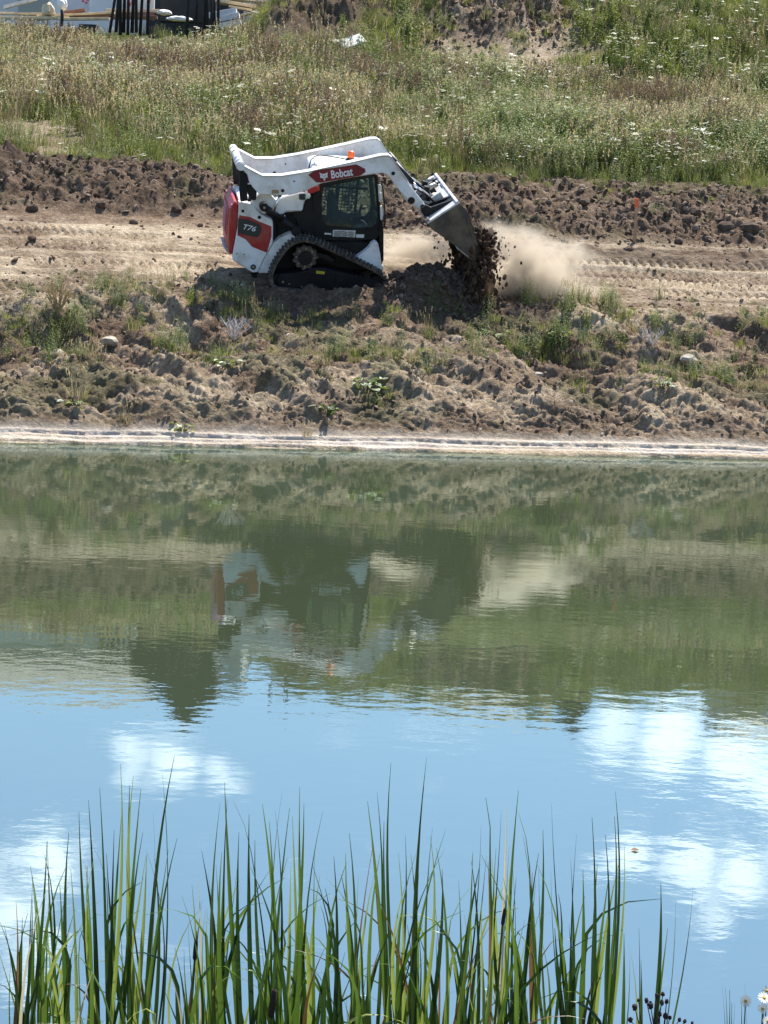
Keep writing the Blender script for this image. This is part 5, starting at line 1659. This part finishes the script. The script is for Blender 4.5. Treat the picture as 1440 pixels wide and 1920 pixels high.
def dust_cloud(name, c, r_, dens, label, seed, col=(.86, .76, .62)):
    bm = bmesh.new(); bmesh.ops.create_icosphere(bm, subdivisions=3, radius=1)
    me_ = bpy.data.meshes.new(name); bm.to_mesh(me_); bm.free()
    o = bpy.data.objects.new(name, me_); COL.objects.link(o)
    o.location = c; o.scale = r_
    m, nt, N, L = new_mat(name)
    out = N.new('ShaderNodeOutputMaterial')
    pv = N.new('ShaderNodeVolumePrincipled')
    pv.inputs['Color'].default_value = (*col, 1)
    pv.inputs['Anisotropy'].default_value = .45
    co = N.new('ShaderNodeTexCoord')
    ln = N.new('ShaderNodeVectorMath'); ln.operation = 'LENGTH'
    L.new(co.outputs['Object'], ln.inputs[0])
    fo = N.new('ShaderNodeMapRange'); fo.interpolation_type = 'SMOOTHSTEP'
    fo.inputs['From Min'].default_value = .85; fo.inputs['From Max'].default_value = .1
    nw = N.new('ShaderNodeTexNoise'); nw.noise_dimensions = '4D'
    nw.inputs['W'].default_value = seed + 3; nw.inputs['Scale'].default_value = 1.5; nw.inputs['Detail'].default_value = 4
    L.new(co.outputs['Object'], nw.inputs['Vector'])
    aw = N.new('ShaderNodeMath'); aw.operation = 'MULTIPLY_ADD'; aw.inputs[1].default_value = 1.5
    L.new(nw.outputs['Fac'], aw.inputs[0])
    sw = N.new('ShaderNodeMath'); sw.operation = 'SUBTRACT'; sw.inputs[1].default_value = .62
    L.new(ln.outputs['Value'], sw.inputs[0]); L.new(sw.outputs[0], aw.inputs[2])
    L.new(aw.outputs[0], fo.inputs['Value'])
    nz = N.new('ShaderNodeTexNoise'); nz.noise_dimensions = '4D'
    nz.inputs['W'].default_value = seed; nz.inputs['Scale'].default_value = 2.6; nz.inputs['Detail'].default_value = 5; nz.inputs['Roughness'].default_value = .62
    nz.inputs['Distortion'].default_value = .5
    L.new(co.outputs['Object'], nz.inputs['Vector'])
    mr = N.new('ShaderNodeMapRange')
    mr.inputs['From Min'].default_value = .42; mr.inputs['From Max'].default_value = .70
    L.new(nz.outputs['Fac'], mr.inputs['Value'])
    m1 = N.new('ShaderNodeMath'); m1.operation = 'MULTIPLY'
    L.new(fo.outputs[0], m1.inputs[0]); L.new(mr.outputs[0], m1.inputs[1])
    m2 = N.new('ShaderNodeMath'); m2.operation = 'MULTIPLY'
    L.new(m1.outputs[0], m2.inputs[0]); m2.inputs[1].default_value = dens
    L.new(m2.outputs[0], pv.inputs['Density'])
    L.new(pv.outputs[0], out.inputs['Volume'])
    me_.materials.append(m)
    return tag(o, label, 'dust', kind='stuff')
dust_cloud('dust_cloud', at_depth(1000, 525, 38.6), (1.6, 1.1, 1.6), 34.0, 'pale dust drifting right of the falling soil', 2.0)
dust_cloud('dust_cloud', at_depth(800, 480, 39.6), (1.4, .8, .7), 13.0, 'thin dust behind the tipped heap', 5.0)
dust_cloud('dust_cloud', at_depth(880, 575, 38.0), (1.0, .6, .85), 12.0, 'dust billowing at the foot of the falling soil', 8.0)

dust_cloud('dust_cloud', at_depth(895, 530, 38.3), (.46, 1.25, 1.05), 34.0, 'brown fines falling within the soil curtain under the bucket', 11.0, col=(.36, .25, .17))

# ================================================================ plants one can pick out on the bank
def place(o, px_, py_, label, cat, group=None, scale=1.0, rzz=0.0, link=False):
    g2 = ground_at(px_, py_)
    if link: COL.objects.link(o)
    o.location = (g2.x, g2.y, g2.z); o.scale = (scale,) * 3; o.rotation_euler = (0, 0, rzz)
    return tag(o, label, cat, group)
TUFT = clump('grass_tuft', 60, .34, .13, .010, [G_GREEN, G_YELL, G_DRY], [5, 2, 1], lean=.5)
TUFT_D = clump('dry_grass_tuft', 60, .36, .12, .010, [G_DRY, G_BROWN, G_GREEN], [5, 2, 1], lean=.6, stalks=6, seedm=0)
TUFT_L = clump('leafy_weed', 6, .42, .12, .012, [G_GREEN, G_GREEN], [1, 1], leaves=9, leafm=1)
TUFT_Y = clump('leafy_weed', 4, .45, .08, .012, [G_YELL, G_YELL], [1, 1], leaves=5, leafm=1)
def broad(name):
    mb_ = MB()
    for k in range(20):
        a = rs.uniform(0, 6.283); L_ = rs.uniform(.05, .13)
        q = rs.uniform(.02, .16)
        h_ = rs.uniform(.015, .12)
        base_ = Vector((q * math.cos(a), q * math.sin(a), h_))
        d_ = Vector((math.cos(a + rs.uniform(-.5, .5)), math.sin(a + rs.uniform(-.5, .5)), rs.uniform(-.1, .3))).normalized()
        sd = d_.cross(Vector((0, 0, 1))).normalized(); up = sd.cross(d_)
        w_ = L_ * rs.uniform(.75, 1.0)
        pts_ = [base_, base_ + d_ * L_ * .25 + sd * w_ * .42 + up * .015, base_ + d_ * L_ * .65 + sd * w_ * .45 + up * .01, base_ + d_ * L_ + up * -.02,
                base_ + d_ * L_ * .65 - sd * w_ * .45 + up * .01, base_ + d_ * L_ * .25 - sd * w_ * .42 + up * .015, base_ + d_ * L_ * .5 - up * .01]
        mb_.add(pts_, [(0, 1, 6), (1, 2, 6), (2, 3, 6), (3, 4, 6), (4, 5, 6), (5, 0, 6)], 0 if rs.random() < .4 else 1)
        mb_.tube([(q * .2 * math.cos(a), q * .2 * math.sin(a), -.03), tuple(base_)], .004, 4, m=1, cap=False)
    return mb_.build(name, [G_PALE, G_GREEN], link=False)
BROAD = broad('broad_leaf_plant')
def twigs(name, n, h, spread, mat, r_=.006):
    mb_ = MB()
    for k in range(n):
        a = rs.uniform(0, 6.283); l_ = rs.uniform(.1, spread); hh = h * rs.uniform(.5, 1)
        p0 = Vector((0, 0, -.04)); p2 = Vector((l_ * math.cos(a), l_ * math.sin(a), hh)); p1 = p0.lerp(p2, .5) + Vector((rs.uniform(-.03, .03), rs.uniform(-.03, .03), .03))
        mb_.tube([p0, p1, p2], [r_, r_ * .7, r_ * .35], 5)
        for j in range(3):
            b2 = p1.lerp(p2, rs.uniform(0, .8)); e_ = b2 + Vector((rs.uniform(-.1, .1), rs.uniform(-.1, .1), rs.uniform(.03, .12)))
            mb_.tube([b2, e_], [r_ * .5, r_ * .25], 4)
    return mb_.build(name, mat, link=False)
M_TWIG = mat_basic('bleached_twig', (.55, .50, .46), rough=.8, var=.2)
M_TWIGB = mat_basic('tan_twig', (.42, .30, .16), rough=.8, var=.25)
TW = twigs('dry_twig_bush', 26, .36, .34, M_TWIG)
TW2 = twigs('dry_root_tuft', 34, .50, .26, M_TWIGB, .009)
plants = [
    (TW2, 108, 618, 'tan dry root tuft standing on the left part of the bank', 'dry plant', None, 1.1),
    (TW, 438, 636, 'bleached twig bush below the tail of the loader', 'dry plant', None, 1.0),
    (TW, 1222, 662, 'bleached flattened twig bush on the right part of the bank', 'dry plant', None, .8),
    (TUFT_Y, 1130, 582, 'tall yellow green weed beside the drifting dust', 'weed', None, 1.15),
    (TUFT_Y, 355, 590, 'yellow green weed at the left tip of the loader shadow', 'weed', None, .8),
    (TUFT_Y, 1428, 620, 'yellow green weed at the right edge on the bank top', 'weed', None, 1.0),
    (BROAD, 688, 752, 'broad leaved plant low on the bank right of centre', 'plant', 'broad leaved plants on the bank', 1.5),
    (BROAD, 925, 632, 'broad leaved plant just under the falling soil', 'plant', 'broad leaved plants on the bank', 1.2),
    (BROAD, 612, 790, 'broad leaved plant nearest the shelf at the water', 'plant', 'broad leaved plants on the bank', 1.0),
    (BROAD, 340, 818, 'broad leaved plant growing on the shelf at the waterline', 'plant', 'broad leaved plants on the bank', .9),
    (BROAD, 425, 720, 'broad leaved plant under the wide green tuft', 'plant', 'broad leaved plants on the bank', .9),
    (BROAD, 1240, 760, 'broad leaved plant low on the right part of the bank', 'plant', 'broad leaved plants on the bank', 1.0),
    (BROAD, 1045, 655, 'broad leaved plant among the weeds below the dust', 'plant', 'broad leaved plants on the bank', 1.0),
    (BROAD, 140, 778, 'broad leaved plant low on the left part of the bank', 'plant', 'broad leaved plants on the bank', 1.0),
    (TUFT_D, 145, 760, 'dry dark tuft low on the left part of the bank', 'grass', 'dry tufts on the bank', 1.2),
    (TUFT_D, 245, 510, 'dry tuft alone on the road left of the loader', 'grass', 'dry tufts on the bank', .55),
    (TUFT_D, 65, 290, 'dark tuft on the bare soil above the berm', 'grass', 'dry tufts on the bank', .8),
    (TUFT_D, 605, 715, 'dry brown tuft on the bank below the middle of the loader', 'grass', 'dry tufts on the bank', .9),
    (TUFT_D, 890, 700, 'dry brown tuft in the gully below the bucket', 'grass', 'dry tufts on the bank', 1.2),
    (TUFT_D, 575, 826, 'dry tuft on the shelf at the waterline', 'grass', 'dry tufts on the bank', .6),
    (TUFT_D, 235, 795, 'dry reddish tuft just above the shelf on the left', 'grass', 'dry tufts on the bank', .8),
    (TUFT_D, 100, 190, 'pale straw coloured tuft leaning in the left meadow', 'grass', 'dry tufts on the bank', 2.2),
    (TUFT, 415, 690, 'wide soft green tuft in the middle of the left bank', 'grass', 'green tufts on the bank', 1.5),
    (TUFT, 395, 700, 'small green tuft against the left side of the wide soft tuft', 'grass', 'green tufts on the bank', 1.0),
    (TUFT, 664, 700, 'bright little green tuft below the loader tracks', 'grass', 'green tufts on the bank', .6),
    (TUFT, 730, 765, 'green tuft beside the large broad leaved plant', 'grass', 'green tufts on the bank', .6),
    (TUFT, 1083, 740, 'upright green tuft low on the bank right of the gully', 'grass', 'green tufts on the bank', 1.3),
    (TUFT, 800, 650, 'green tuft at the foot of the tipped heap', 'grass', 'green tufts on the bank', .9),
    (TUFT, 665, 605, 'green tuft in the shadow in front of the tracks', 'grass', 'green tufts on the bank', .7),
    (TUFT, 565, 640, 'green tuft right of the bleached twig bush', 'grass', 'green tufts on the bank', .8),
    (TUFT, 250, 640, 'green tuft among the low growth on the left bank', 'grass', 'green tufts on the bank', 1.0),
    (TUFT_L, 470, 600, 'leafy green weed in the shadow behind the tracks', 'weed', 'leafy weeds on the bank', .8),
    (TUFT_L, 535, 600, 'leafy green weed in the shadow below the rear fender', 'weed', 'leafy weeds on the bank', .7),
    (TUFT_L, 110, 650, 'leafy green weed at the foot of the dry root tuft', 'weed', 'leafy weeds on the bank', .8),
    (TUFT_L, 1070, 610, 'leafy green weed left in the patch beside the dust', 'weed', 'leafy weeds on the bank', .9),
    (TUFT_L, 1100, 625, 'leafy green weed in the middle of the patch beside the dust', 'weed', 'leafy weeds on the bank', 1.0),
    (TUFT_L, 1165, 655, 'leafy green weed right in the patch beside the dust', 'weed', 'leafy weeds on the bank', .9),
    (TUFT_L, 880, 640, 'leafy green weed left of the plant under the falling soil', 'weed', 'leafy weeds on the bank', .7),
    (TUFT_L, 705, 770, 'dark leafy weed behind the large broad leaved plant', 'weed', 'leafy weeds on the bank', .7),
]
for k, (src, px_, py_, lb, ct, gp, sc2) in enumerate(plants):
    o = src.copy()
    COL.objects.link(o)
    place(o, px_, py_, lb, ct, gp, sc2, k * 1.3)

# ================================================================ reeds at the near shore
def mat_reed(name, c1, c2):
    m = mat_leaf(name, c1, c2, .42, .35)
    return m
R_GREEN = mat_reed('reed_green', (.050, .105, .012), (.15, .24, .035))
R_DARK = mat_reed('reed_dark', (.014, .040, .010), (.045, .090, .018))
R_LIGHT = mat_reed('reed_light', (.20, .29, .04), (.38, .44, .10))
R_BROWN = mat_reed('reed_brown', (.10, .050, .022), (.24, .14, .06))
R_STRAW = mat_reed('reed_straw', (.50, .44, .28), (.66, .62, .46))
M_SPIKE = mat_basic('cattail_spike', (.035, .018, .012), rough=.95, var=.3, scale=60, bump=.5, bscale=300)
RM = [R_GREEN, R_DARK, R_LIGHT, R_BROWN, R_STRAW]
def reed_leaf(base_, tip, w, mat, parent, bow=.0, bend=None, seg=12, twist=1.2):
    """a long blade from base to tip: V section, widest in the lower third, optional fold-over"""
    base_ = Vector(base_); tip = Vector(tip)
    d_ = tip - base_; L_ = d_.length
    side = Vector((d_.z, 0, -d_.x)).normalized()
    mb_ = MB()
    cs = []
    for i in range(seg + 1):
        t = i / seg
        c = base_.lerp(tip, t) + side * bow * L_ * 4 * t * (1 - t) * (.4 + t)
        if bend:                                   # arch over towards a dropped tip
            tt = max(0.0, (t - bend[0]) / (1 - bend[0]))
            c += Vector((bend[1] * tt ** 1.5, 0, -bend[2] * tt ** 2.2))
        cs.append(c)
    a0 = rs.uniform(-.9, .9); tw = rs.uniform(-twist, twist)
    vs = []
    for i, c in enumerate(cs):
        t = i / seg
        ww = w * .5 * min(1, .6 + t * 2.2) * (1 - max(0, (t - .42) / .58) ** 1.7)
        tan = (cs[min(i + 1, seg)] - cs[max(i - 1, 0)]).normalized()
        ang = a0 + tw * t
        s2 = Vector((math.cos(ang), math.sin(ang), 0)); s2 = (s2 - tan * s2.dot(tan)).normalized()
        u2 = tan.cross(s2)
        ww = max(ww, .0006)
        vs += [c - s2 * ww + u2 * ww * .22, c - u2 * ww * .22, c + s2 * ww + u2 * ww * .22]
    fs = []
    for i in range(seg):
        a = i * 3
        fs += [(a, a + 1, a + 4, a + 3), (a + 1, a + 2, a + 5, a + 4)]
    mb_.add(vs, fs)
    return mb_.build('leaf', mat, parent, smooth=True)

def reed(px_b, Y, tips, nfill, label, cat='reeds', spread=.10, fillspan=40, group='reed clumps along the near shore', yb=2010):
    b0 = at_depth(px_b, yb, Y)
    zb = float(ground_z(b0.x, Y)) - .03
    e = empty('reed_clump', label, cat, group, loc=(b0.x, Y, zb))
    inv = Matrix.Translation((-b0.x, -Y, -zb))
    for tp in tips:
        px_, py_ = tp[0], tp[1]
        opt = tp[2] if len(tp) > 2 else {}
        yy = Y + rs.uniform(-.10, .10)
        t_ = inv @ at_depth(px_, py_, yy)
        bx2 = opt.get('bx')
        if bx2 is not None:
            b_ = at_depth(bx2, yb, yy).x - b0.x
        else:
            # leaves lean little: start most of them nearly under their tips
            b_ = (t_.x) * rs.uniform(-.1, .35) + rs.uniform(-spread, spread) * .7
        b2 = Vector((b_, yy - Y + rs.uniform(-.04, .04), 0))
        mat = opt.get('m', rs.choices(RM, [6, 4, 1, .3, .1])[0])
        reed_leaf(b2, t_, 1.5 * opt.get('w', rs.uniform(.0085, .0135)), mat, e, bow=opt.get('bow', rs.uniform(-.03, .03)), bend=opt.get('bend'))
    for k in range(int(nfill * 1.3)):
        yy = Y + rs.uniform(-.15, .15)
        px_ = px_b + rs.gauss(0, fillspan)
        py_ = rs.uniform(1590, 1880)
        t_ = inv @ at_depth(px_, py_, yy)
        b_ = t_.x * rs.uniform(-.8, .9) + rs.uniform(-spread, spread) * 1.4
        bd = None
        if rs.random() < .34:
            sgn = rs.choice((-1, 1))
            bd = (rs.uniform(.55, .75), sgn * rs.uniform(.08, .2), rs.uniform(.08, .22))
        reed_leaf(Vector((b_, yy - Y, 0)), t_, rs.uniform(.009, .019), rs.choices(RM, [5, 3.4, 3.2, .8, .6])[0], e, bow=rs.uniform(-.08, .08), bend=bd)
    return e
D = R_DARK; Gn = R_GREEN; Lt = R_LIGHT; Br = R_BROWN; Sw = R_STRAW
reed(50, 7.0, [(8, 1735), (30, 1690), (57, 1625, dict(w=.013)), (62, 1640), (88, 1577, dict(m=D)), (94, 1652), (-10, 1760), (20, 1800), (42, 1720)], 10, 'reed clump at the left edge of the picture, low and dense')
reed(110, 7.15, [(57, 1622, dict(bow=.02)), (89, 1577, dict(m=D)), (112, 1656), (129, 1560, dict(m=D, bow=-.02)), (132, 1642), (97, 1700, dict(m=Lt)), (70, 1690)], 9, 'broad bladed reed clump second from the left edge')
reed(200, 7.1, [(148, 1522, dict(m=D)), (166, 1500), (187, 1477, dict(m=D, w=.008)), (164, 1624, dict(m=Gn)), (226, 1432, dict(w=.009, bow=.02)), (214, 1556, dict(m=D)), (228, 1527), (206, 1553, dict(m=D, bend=(.8, -.06, .05)))], 9, 'slender reed clump with two thin tips under the small cloud')
reed(262, 7.25, [(250, 1455, dict(w=.012)), (264, 1480), (243, 1472), (304, 1450, dict(m=D, w=.013)), (327, 1417, dict(m=D, w=.010, bow=-.02)), (287, 1525, dict(m=Br, w=.006)), (332, 1572, dict(m=D)), (316, 1592), (290, 1610), (268, 1560), (275, 1600, dict(m=Lt))], 12, 'tallest reed clump on the left, its longest blade leaning right')
reed(368, 7.0, [(360, 1660), (390, 1637, dict(m=Br, w=.009)), (372, 1650, dict(m=Sw, w=.008)), (378, 1690, dict(m=Br)), (352, 1725), (345, 1780, dict(m=Lt))], 12, 'short reed clump with reddish tips between the two tallest left clumps', fillspan=30)
reed(435, 7.2, [(421, 1467, dict(w=.012)), (413, 1505), (426, 1500, dict(m=D)), (405, 1620, dict(w=.013)), (448, 1560), (390, 1584, dict(bend=(.72, -.02, .02), m=D)), (446, 1570, dict(bend=(.55, .16, .13), m=Lt)), (418, 1655)], 12, 'reed clump with one blade folded left at mid height')
reed(520, 7.1, [(467, 1527, dict(w=.012)), (492, 1507, dict(bow=.015)), (505, 1540), (529, 1485, dict(w=.008)), (478, 1575, dict(m=D)), (450, 1492, dict(bend=(.86, -.02, .02), m=D, w=.007)), (543, 1515), (516, 1520)], 14, 'reed clump left of the brown spike')
reed(575, 7.3, [(562, 1475, dict(w=.010)), (570, 1507), (548, 1530, dict(m=Lt)), (605, 1522, dict(m=D, bow=-.03)), (590, 1600), (615, 1668, dict(bend=(.6, .1, .1))), (600, 1640, dict(m=Lt)), (545, 1625, dict(m=Lt)), (558, 1670, dict(m=Lt, w=.013))], 16, 'yellowish reed clump behind the brown spike')
reed(668, 7.05, [(655, 1562, dict(m=D)), (626, 1606, dict(bow=.02, w=.012)), (610, 1666, dict(m=D, bow=.03)), (640, 1640), (672, 1640), (700, 1580, dict(m=Br, w=.005)), (648, 1600), (712, 1602, dict(bow=-.03, m=Gn))], 13, 'reed clump of crossing blades left of the middle gap', fillspan=34)
reed(742, 7.25, [(689, 1502, dict(w=.011, bow=.01)), (707, 1485, dict(w=.012)), (733, 1430, dict(m=D, w=.009)), (720, 1540), (760, 1565), (697, 1578, dict(m=Br, w=.005)), (722, 1660, dict(m=D)), (747, 1600)], 13, 'reed clump with a thin dark blade rising above it, near the picture middle')
reed(778, 7.1, [(800, 1420, dict(m=D, w=.0125, bow=-.015)), (795, 1475, dict(w=.012)), (820, 1540, dict(m=Lt, bend=(.62, -.02, .05))), (836, 1555, dict(bow=-.03)), (811, 1552, dict(bow=-.02)), (770, 1600), (785, 1640, dict(m=D)), (829, 1630)], 10, 'tallest reed clump in the middle, its dark blade above all others', fillspan=30)
reed(872, 7.2, [(902, 1547, dict(m=D)), (818, 1590, dict(bow=.03, w=.009)), (895, 1572, dict(bend=(.55, .12, .12), m=Lt, w=.008)), (848, 1572, dict(bend=(.7, .14, .1), m=Lt, w=.008)), (860, 1650), (912, 1605), (900, 1620), (884, 1615, dict(m=D))], 13, 'reed clump with two pale blades arching over to the right')
reed(942, 7.05, [(972, 1482, dict(w=.010, bow=-.01)), (949, 1505, dict(w=.012)), (940, 1520), (923, 1490, dict(bend=(.9, -.02, .01), m=D, w=.008)), (930, 1590), (915, 1615, dict(m=Br)), (961, 1620), (955, 1640, dict(m=Lt)), (903, 1690)], 13, 'reed clump left of the dark red blade')
reed(985, 7.25, [(980, 1565), (998, 1635, dict(m=Br, w=.014)), (1018, 1556, dict(m=D)), (955, 1586, dict(bow=-.02, m=D)), (1050, 1620, dict(bend=(.6, .0, .10), m=D)), (1005, 1650, dict(m=D, w=.013)), (1010, 1600, dict(m=D)), (968, 1645)], 11, 'reed clump with a broad dark red blade')
reed(1102, 7.15, [(1034, 1506, dict(w=.010, bow=-.01)), (995, 1511, dict(w=.008, bend=(.85, -.04, .02))), (1110, 1532, dict(m=D, w=.009)), (1154, 1484, dict(m=D, w=.013)), (1152, 1530, dict(m=D)), (1081, 1565), (1171, 1587, dict(w=.008)), (1033, 1634, dict(w=.011)), (1135, 1565, dict(m=D)), (1070, 1610, dict(w=.014)), (1093, 1630, dict(w=.013)), (1120, 1620), (1142, 1640, dict(w=.013)), (1040, 1740, dict(m=D, w=.014, bow=-.01)), (1160, 1620, dict(m=Lt))], 7, 'fan shaped reed clump standing alone right of the middle', spread=.05, fillspan=22)
reed(1165, 7.0, [(1155, 1700), (1170, 1750), (1180, 1790, dict(m=Lt)), (1150, 1660, dict(m=D, w=.006))], 2, 'sparse reed clump at the right foot of the fan shaped clump', spread=.03, fillspan=15)
reed(1215, 7.2, [(1239, 1654, dict(w=.012)), (1267, 1684, dict(w=.010)), (1300, 1657, dict(w=.011)), (1252, 1740, dict(w=.008)), (1198, 1740, dict(w=.006)), (1202, 1800)], 0, 'three long blades of reed leaning right beside the seed heads', spread=.02)
# straw-pale arching blades and thin stems low in the reeds
reed(215, 6.9, [(170, 1820, dict(m=Sw, bend=(.4, .5, .18), w=.008)), (90, 1740, dict(m=Lt, w=.009, bow=-.05)), (250, 1810, dict(m=Sw, bend=(.4, -.3, .2), w=.007))], 4, 'pale blades arching low between the left reed clumps', group='arching pale reed blades')
reed(640, 6.9, [(560, 1810, dict(m=Sw, bend=(.4, .35, .25), w=.009)), (700, 1860, dict(m=Sw, bend=(.5, .2, .2), w=.007)), (620, 1760, dict(m=Lt, bend=(.5, .3, .3), w=.007))], 4, 'pale blades arching low in the middle of the reeds', group='arching pale reed blades')
reed(905, 6.9, [(960, 1790, dict(m=Br, bend=(.5, .25, .2), w=.008)), (820, 1880, dict(m=Br, w=.006)), (1010, 1870, dict(m=Br, bow=.06, w=.006))], 4, 'brown blades crossing low between the right reed clumps', group='arching pale reed blades')
# brown spikes
for (a, b_, Y, r_, lb) in (((508, 1908), (515, 1855), 6.85, .010, 'fat dark cattail spike low in the reeds'), ((942, 1735), (947, 1703), 6.95, .006, 'small dark cattail spike beside the dark red blade'),
                       ((365, 1800), (368, 1762), 6.95, .007, 'dark cattail spike between the two left clumps')):
    e = empty('cattail', lb, 'cattail')
    p = at_depth(*a, Y); q = at_depth(*b_, Y)
    d_ = (q - p).normalized()
    g2 = Vector((p.x - .03, Y, float(ground_z(p.x, Y)) - .02))
    m_ = MB(); m_.tube([g2, g2.lerp(p, .6) + Vector((.004, 0, 0)), p, q, q + d_ * .03], [.004, .004, .0035, .002, .001], 6); m_.build('stem', R_GREEN, e, smooth=True)
    m_ = MB(); m_.tube([p - d_ * .001, p + d_ * .006, p.lerp(q, .5), q - d_ * .004, q], [r_ * .5, r_, r_ * 1.05, r_ * .9, r_ * .4], 12); m_.build('spike', M_SPIKE, e, smooth=True)

# dark seed-head plant
def at6(px_, py_, Y=6.6): return at_depth(px_, py_, Y)
sh = empty('seed_head_plant', 'dark branching plant with round brown seed heads at the lower right', 'plant')
root = at6(1225, 1990)
M_SEED = mat_basic('seed_head', (.030, .016, .018), rough=.9, var=.4, scale=80)
heads_ = [(1190, 1888, 9), (1197, 1875, 5), (1220, 1885, 10), (1212, 1876, 7), (1231, 1867, 7), (1243, 1864, 7), (1241, 1880, 8), (1250, 1878, 7), (1237, 1902, 7), (1248, 1905, 9), (1256, 1908, 6), (1182, 1912, 8), (1274, 1912, 6), (1284, 1915, 6), (1298, 1918, 5)]
for k, (a, b_, r_) in enumerate(heads_):
    c = at6(a, b_, 6.6 + rs.uniform(-.03, .03))
    m_ = MB(); mid = root.lerp(c, .6) + Vector((rs.uniform(-.01, .01), 0, 0))
    m_.tube([root, mid, c], [.003, .002, .0013], 5); m_.build('stem', M_SEED, sh, smooth=True)
    bm = bmesh.new(); bmesh.ops.create_icosphere(bm, subdivisions=2, radius=1)
    q_ = r_ * .5 * 6.6 / F_PX * 1.15
    for v in bm.verts:
        f = 1 + rs.uniform(-.22, .22); v.co = Vector((v.co.x * q_ * f, v.co.y * q_ * f, v.co.z * q_ * 1.35 * f))
    me_ = bpy.data.meshes.new('seed_head'); bm.to_mesh(me_); bm.free(); me_.materials.append(M_SEED)
    o = bpy.data.objects.new('seed_head', me_); COL.objects.link(o); o.parent = sh; o.location = c
# daisies and thin grass at the lower right
M_PETAL = mat_leaf('daisy_petal', (.70, .66, .56), (.85, .83, .76), .25)
M_EYE = mat_basic('daisy_eye', (.55, .36, .06), rough=.9, var=.2)
def daisy(px_, py_, rad, tilt, Y, label):
    e = empty('daisy', label, 'flower')
    c = at6(px_, py_, Y)
    g2 = Vector((c.x - .01, Y, c.z - .32))
    m_ = MB(); m_.tube([g2, g2.lerp(c, .5) + Vector((.006, 0, 0)), c], [.0022, .002, .0016], 6); m_.build('stem', R_DARK, e, smooth=True)
    T_ = Euler(tilt).to_matrix()
    for k in range(15):
        a = k * 6.283 / 15
        d_ = Vector((math.cos(a), math.sin(a), rs.uniform(-.1, .12))); s2 = Vector((-math.sin(a), math.cos(a), 0))
        m_ = MB()
        pts_ = [d_ * rad * .2 - s2 * rad * .06, d_ * rad * .7 - s2 * rad * .13, d_ * rad, d_ * rad * .7 + s2 * rad * .13, d_ * rad * .2 + s2 * rad * .06]
        m_.add([T_ @ p_ + c for p_ in pts_], [(0, 1, 2, 3, 4)]); m_.build('petal', M_PETAL, e)
    bm = bmesh.new(); bmesh.ops.create_uvsphere(bm, u_segments=10, v_segments=6, radius=rad * .28)
    for v in bm.verts: v.co = T_ @ Vector((v.co.x, v.co.y, v.co.z * .5)) + c
    me_ = bpy.data.meshes.new('flower_eye'); bm.to_mesh(me_); bm.free(); me_.materials.append(M_EYE)
    o = bpy.data.objects.new('flower_eye', me_); COL.objects.link(o); o.parent = e
daisy(1398, 1877, .020, (R(68), R(12), 0), 6.5, 'white daisy seen edge on, leftmost of the lower right daisies')
daisy(1433, 1871, .022, (R(35), R(10), 0), 6.55, 'white daisy turned open at the right edge, second highest')
daisy(1438, 1858, .018, (R(55), R(-10), 0), 6.7, 'topmost white daisy cut by the right edge')
daisy(1430, 1891, .018, (R(70), R(0), 0), 6.45, 'white daisy edge on under the open one')
daisy(1440, 1915, .018, (R(50), R(0), 0), 6.4, 'lowest white daisy in the lower right corner')
tg_ = empty('thin_grass', 'few thin dark grass blades left of the daisies', 'grass')
for (a, b_, bx2) in ((1354, 1850, 1362), (1360, 1852, 1364), (1368, 1856, 1364), (1378, 1881, 1366), (1396, 1845, 1400), (1390, 1872, 1388), (1372, 1880, 1367)):
    b2 = at6(bx2, 2010, 6.6); t2 = at6(a, b_, 6.6)
    reed_leaf(b2, t2, .0035, R_DARK, tg_, bow=.01, seg=6)
# a fleck of leaf afloat
fl_ = MB(); d0 = pix_dir(1190, 1595); k_ = -CAM_H / d0.z; c = Vector((d0.x * k_, d0.y * k_, .004))
fl_.add([c + Vector((-.022, 0, 0)), c + Vector((0, -.03, .004)), c + Vector((.026, 0, .002)), c + Vector((0, .03, .006))], [(0, 1, 2, 3)])
tag(fl_.build('floating_leaf', R_BROWN, None), 'tiny dark leaf floating on the mirrored cloud', 'leaf')
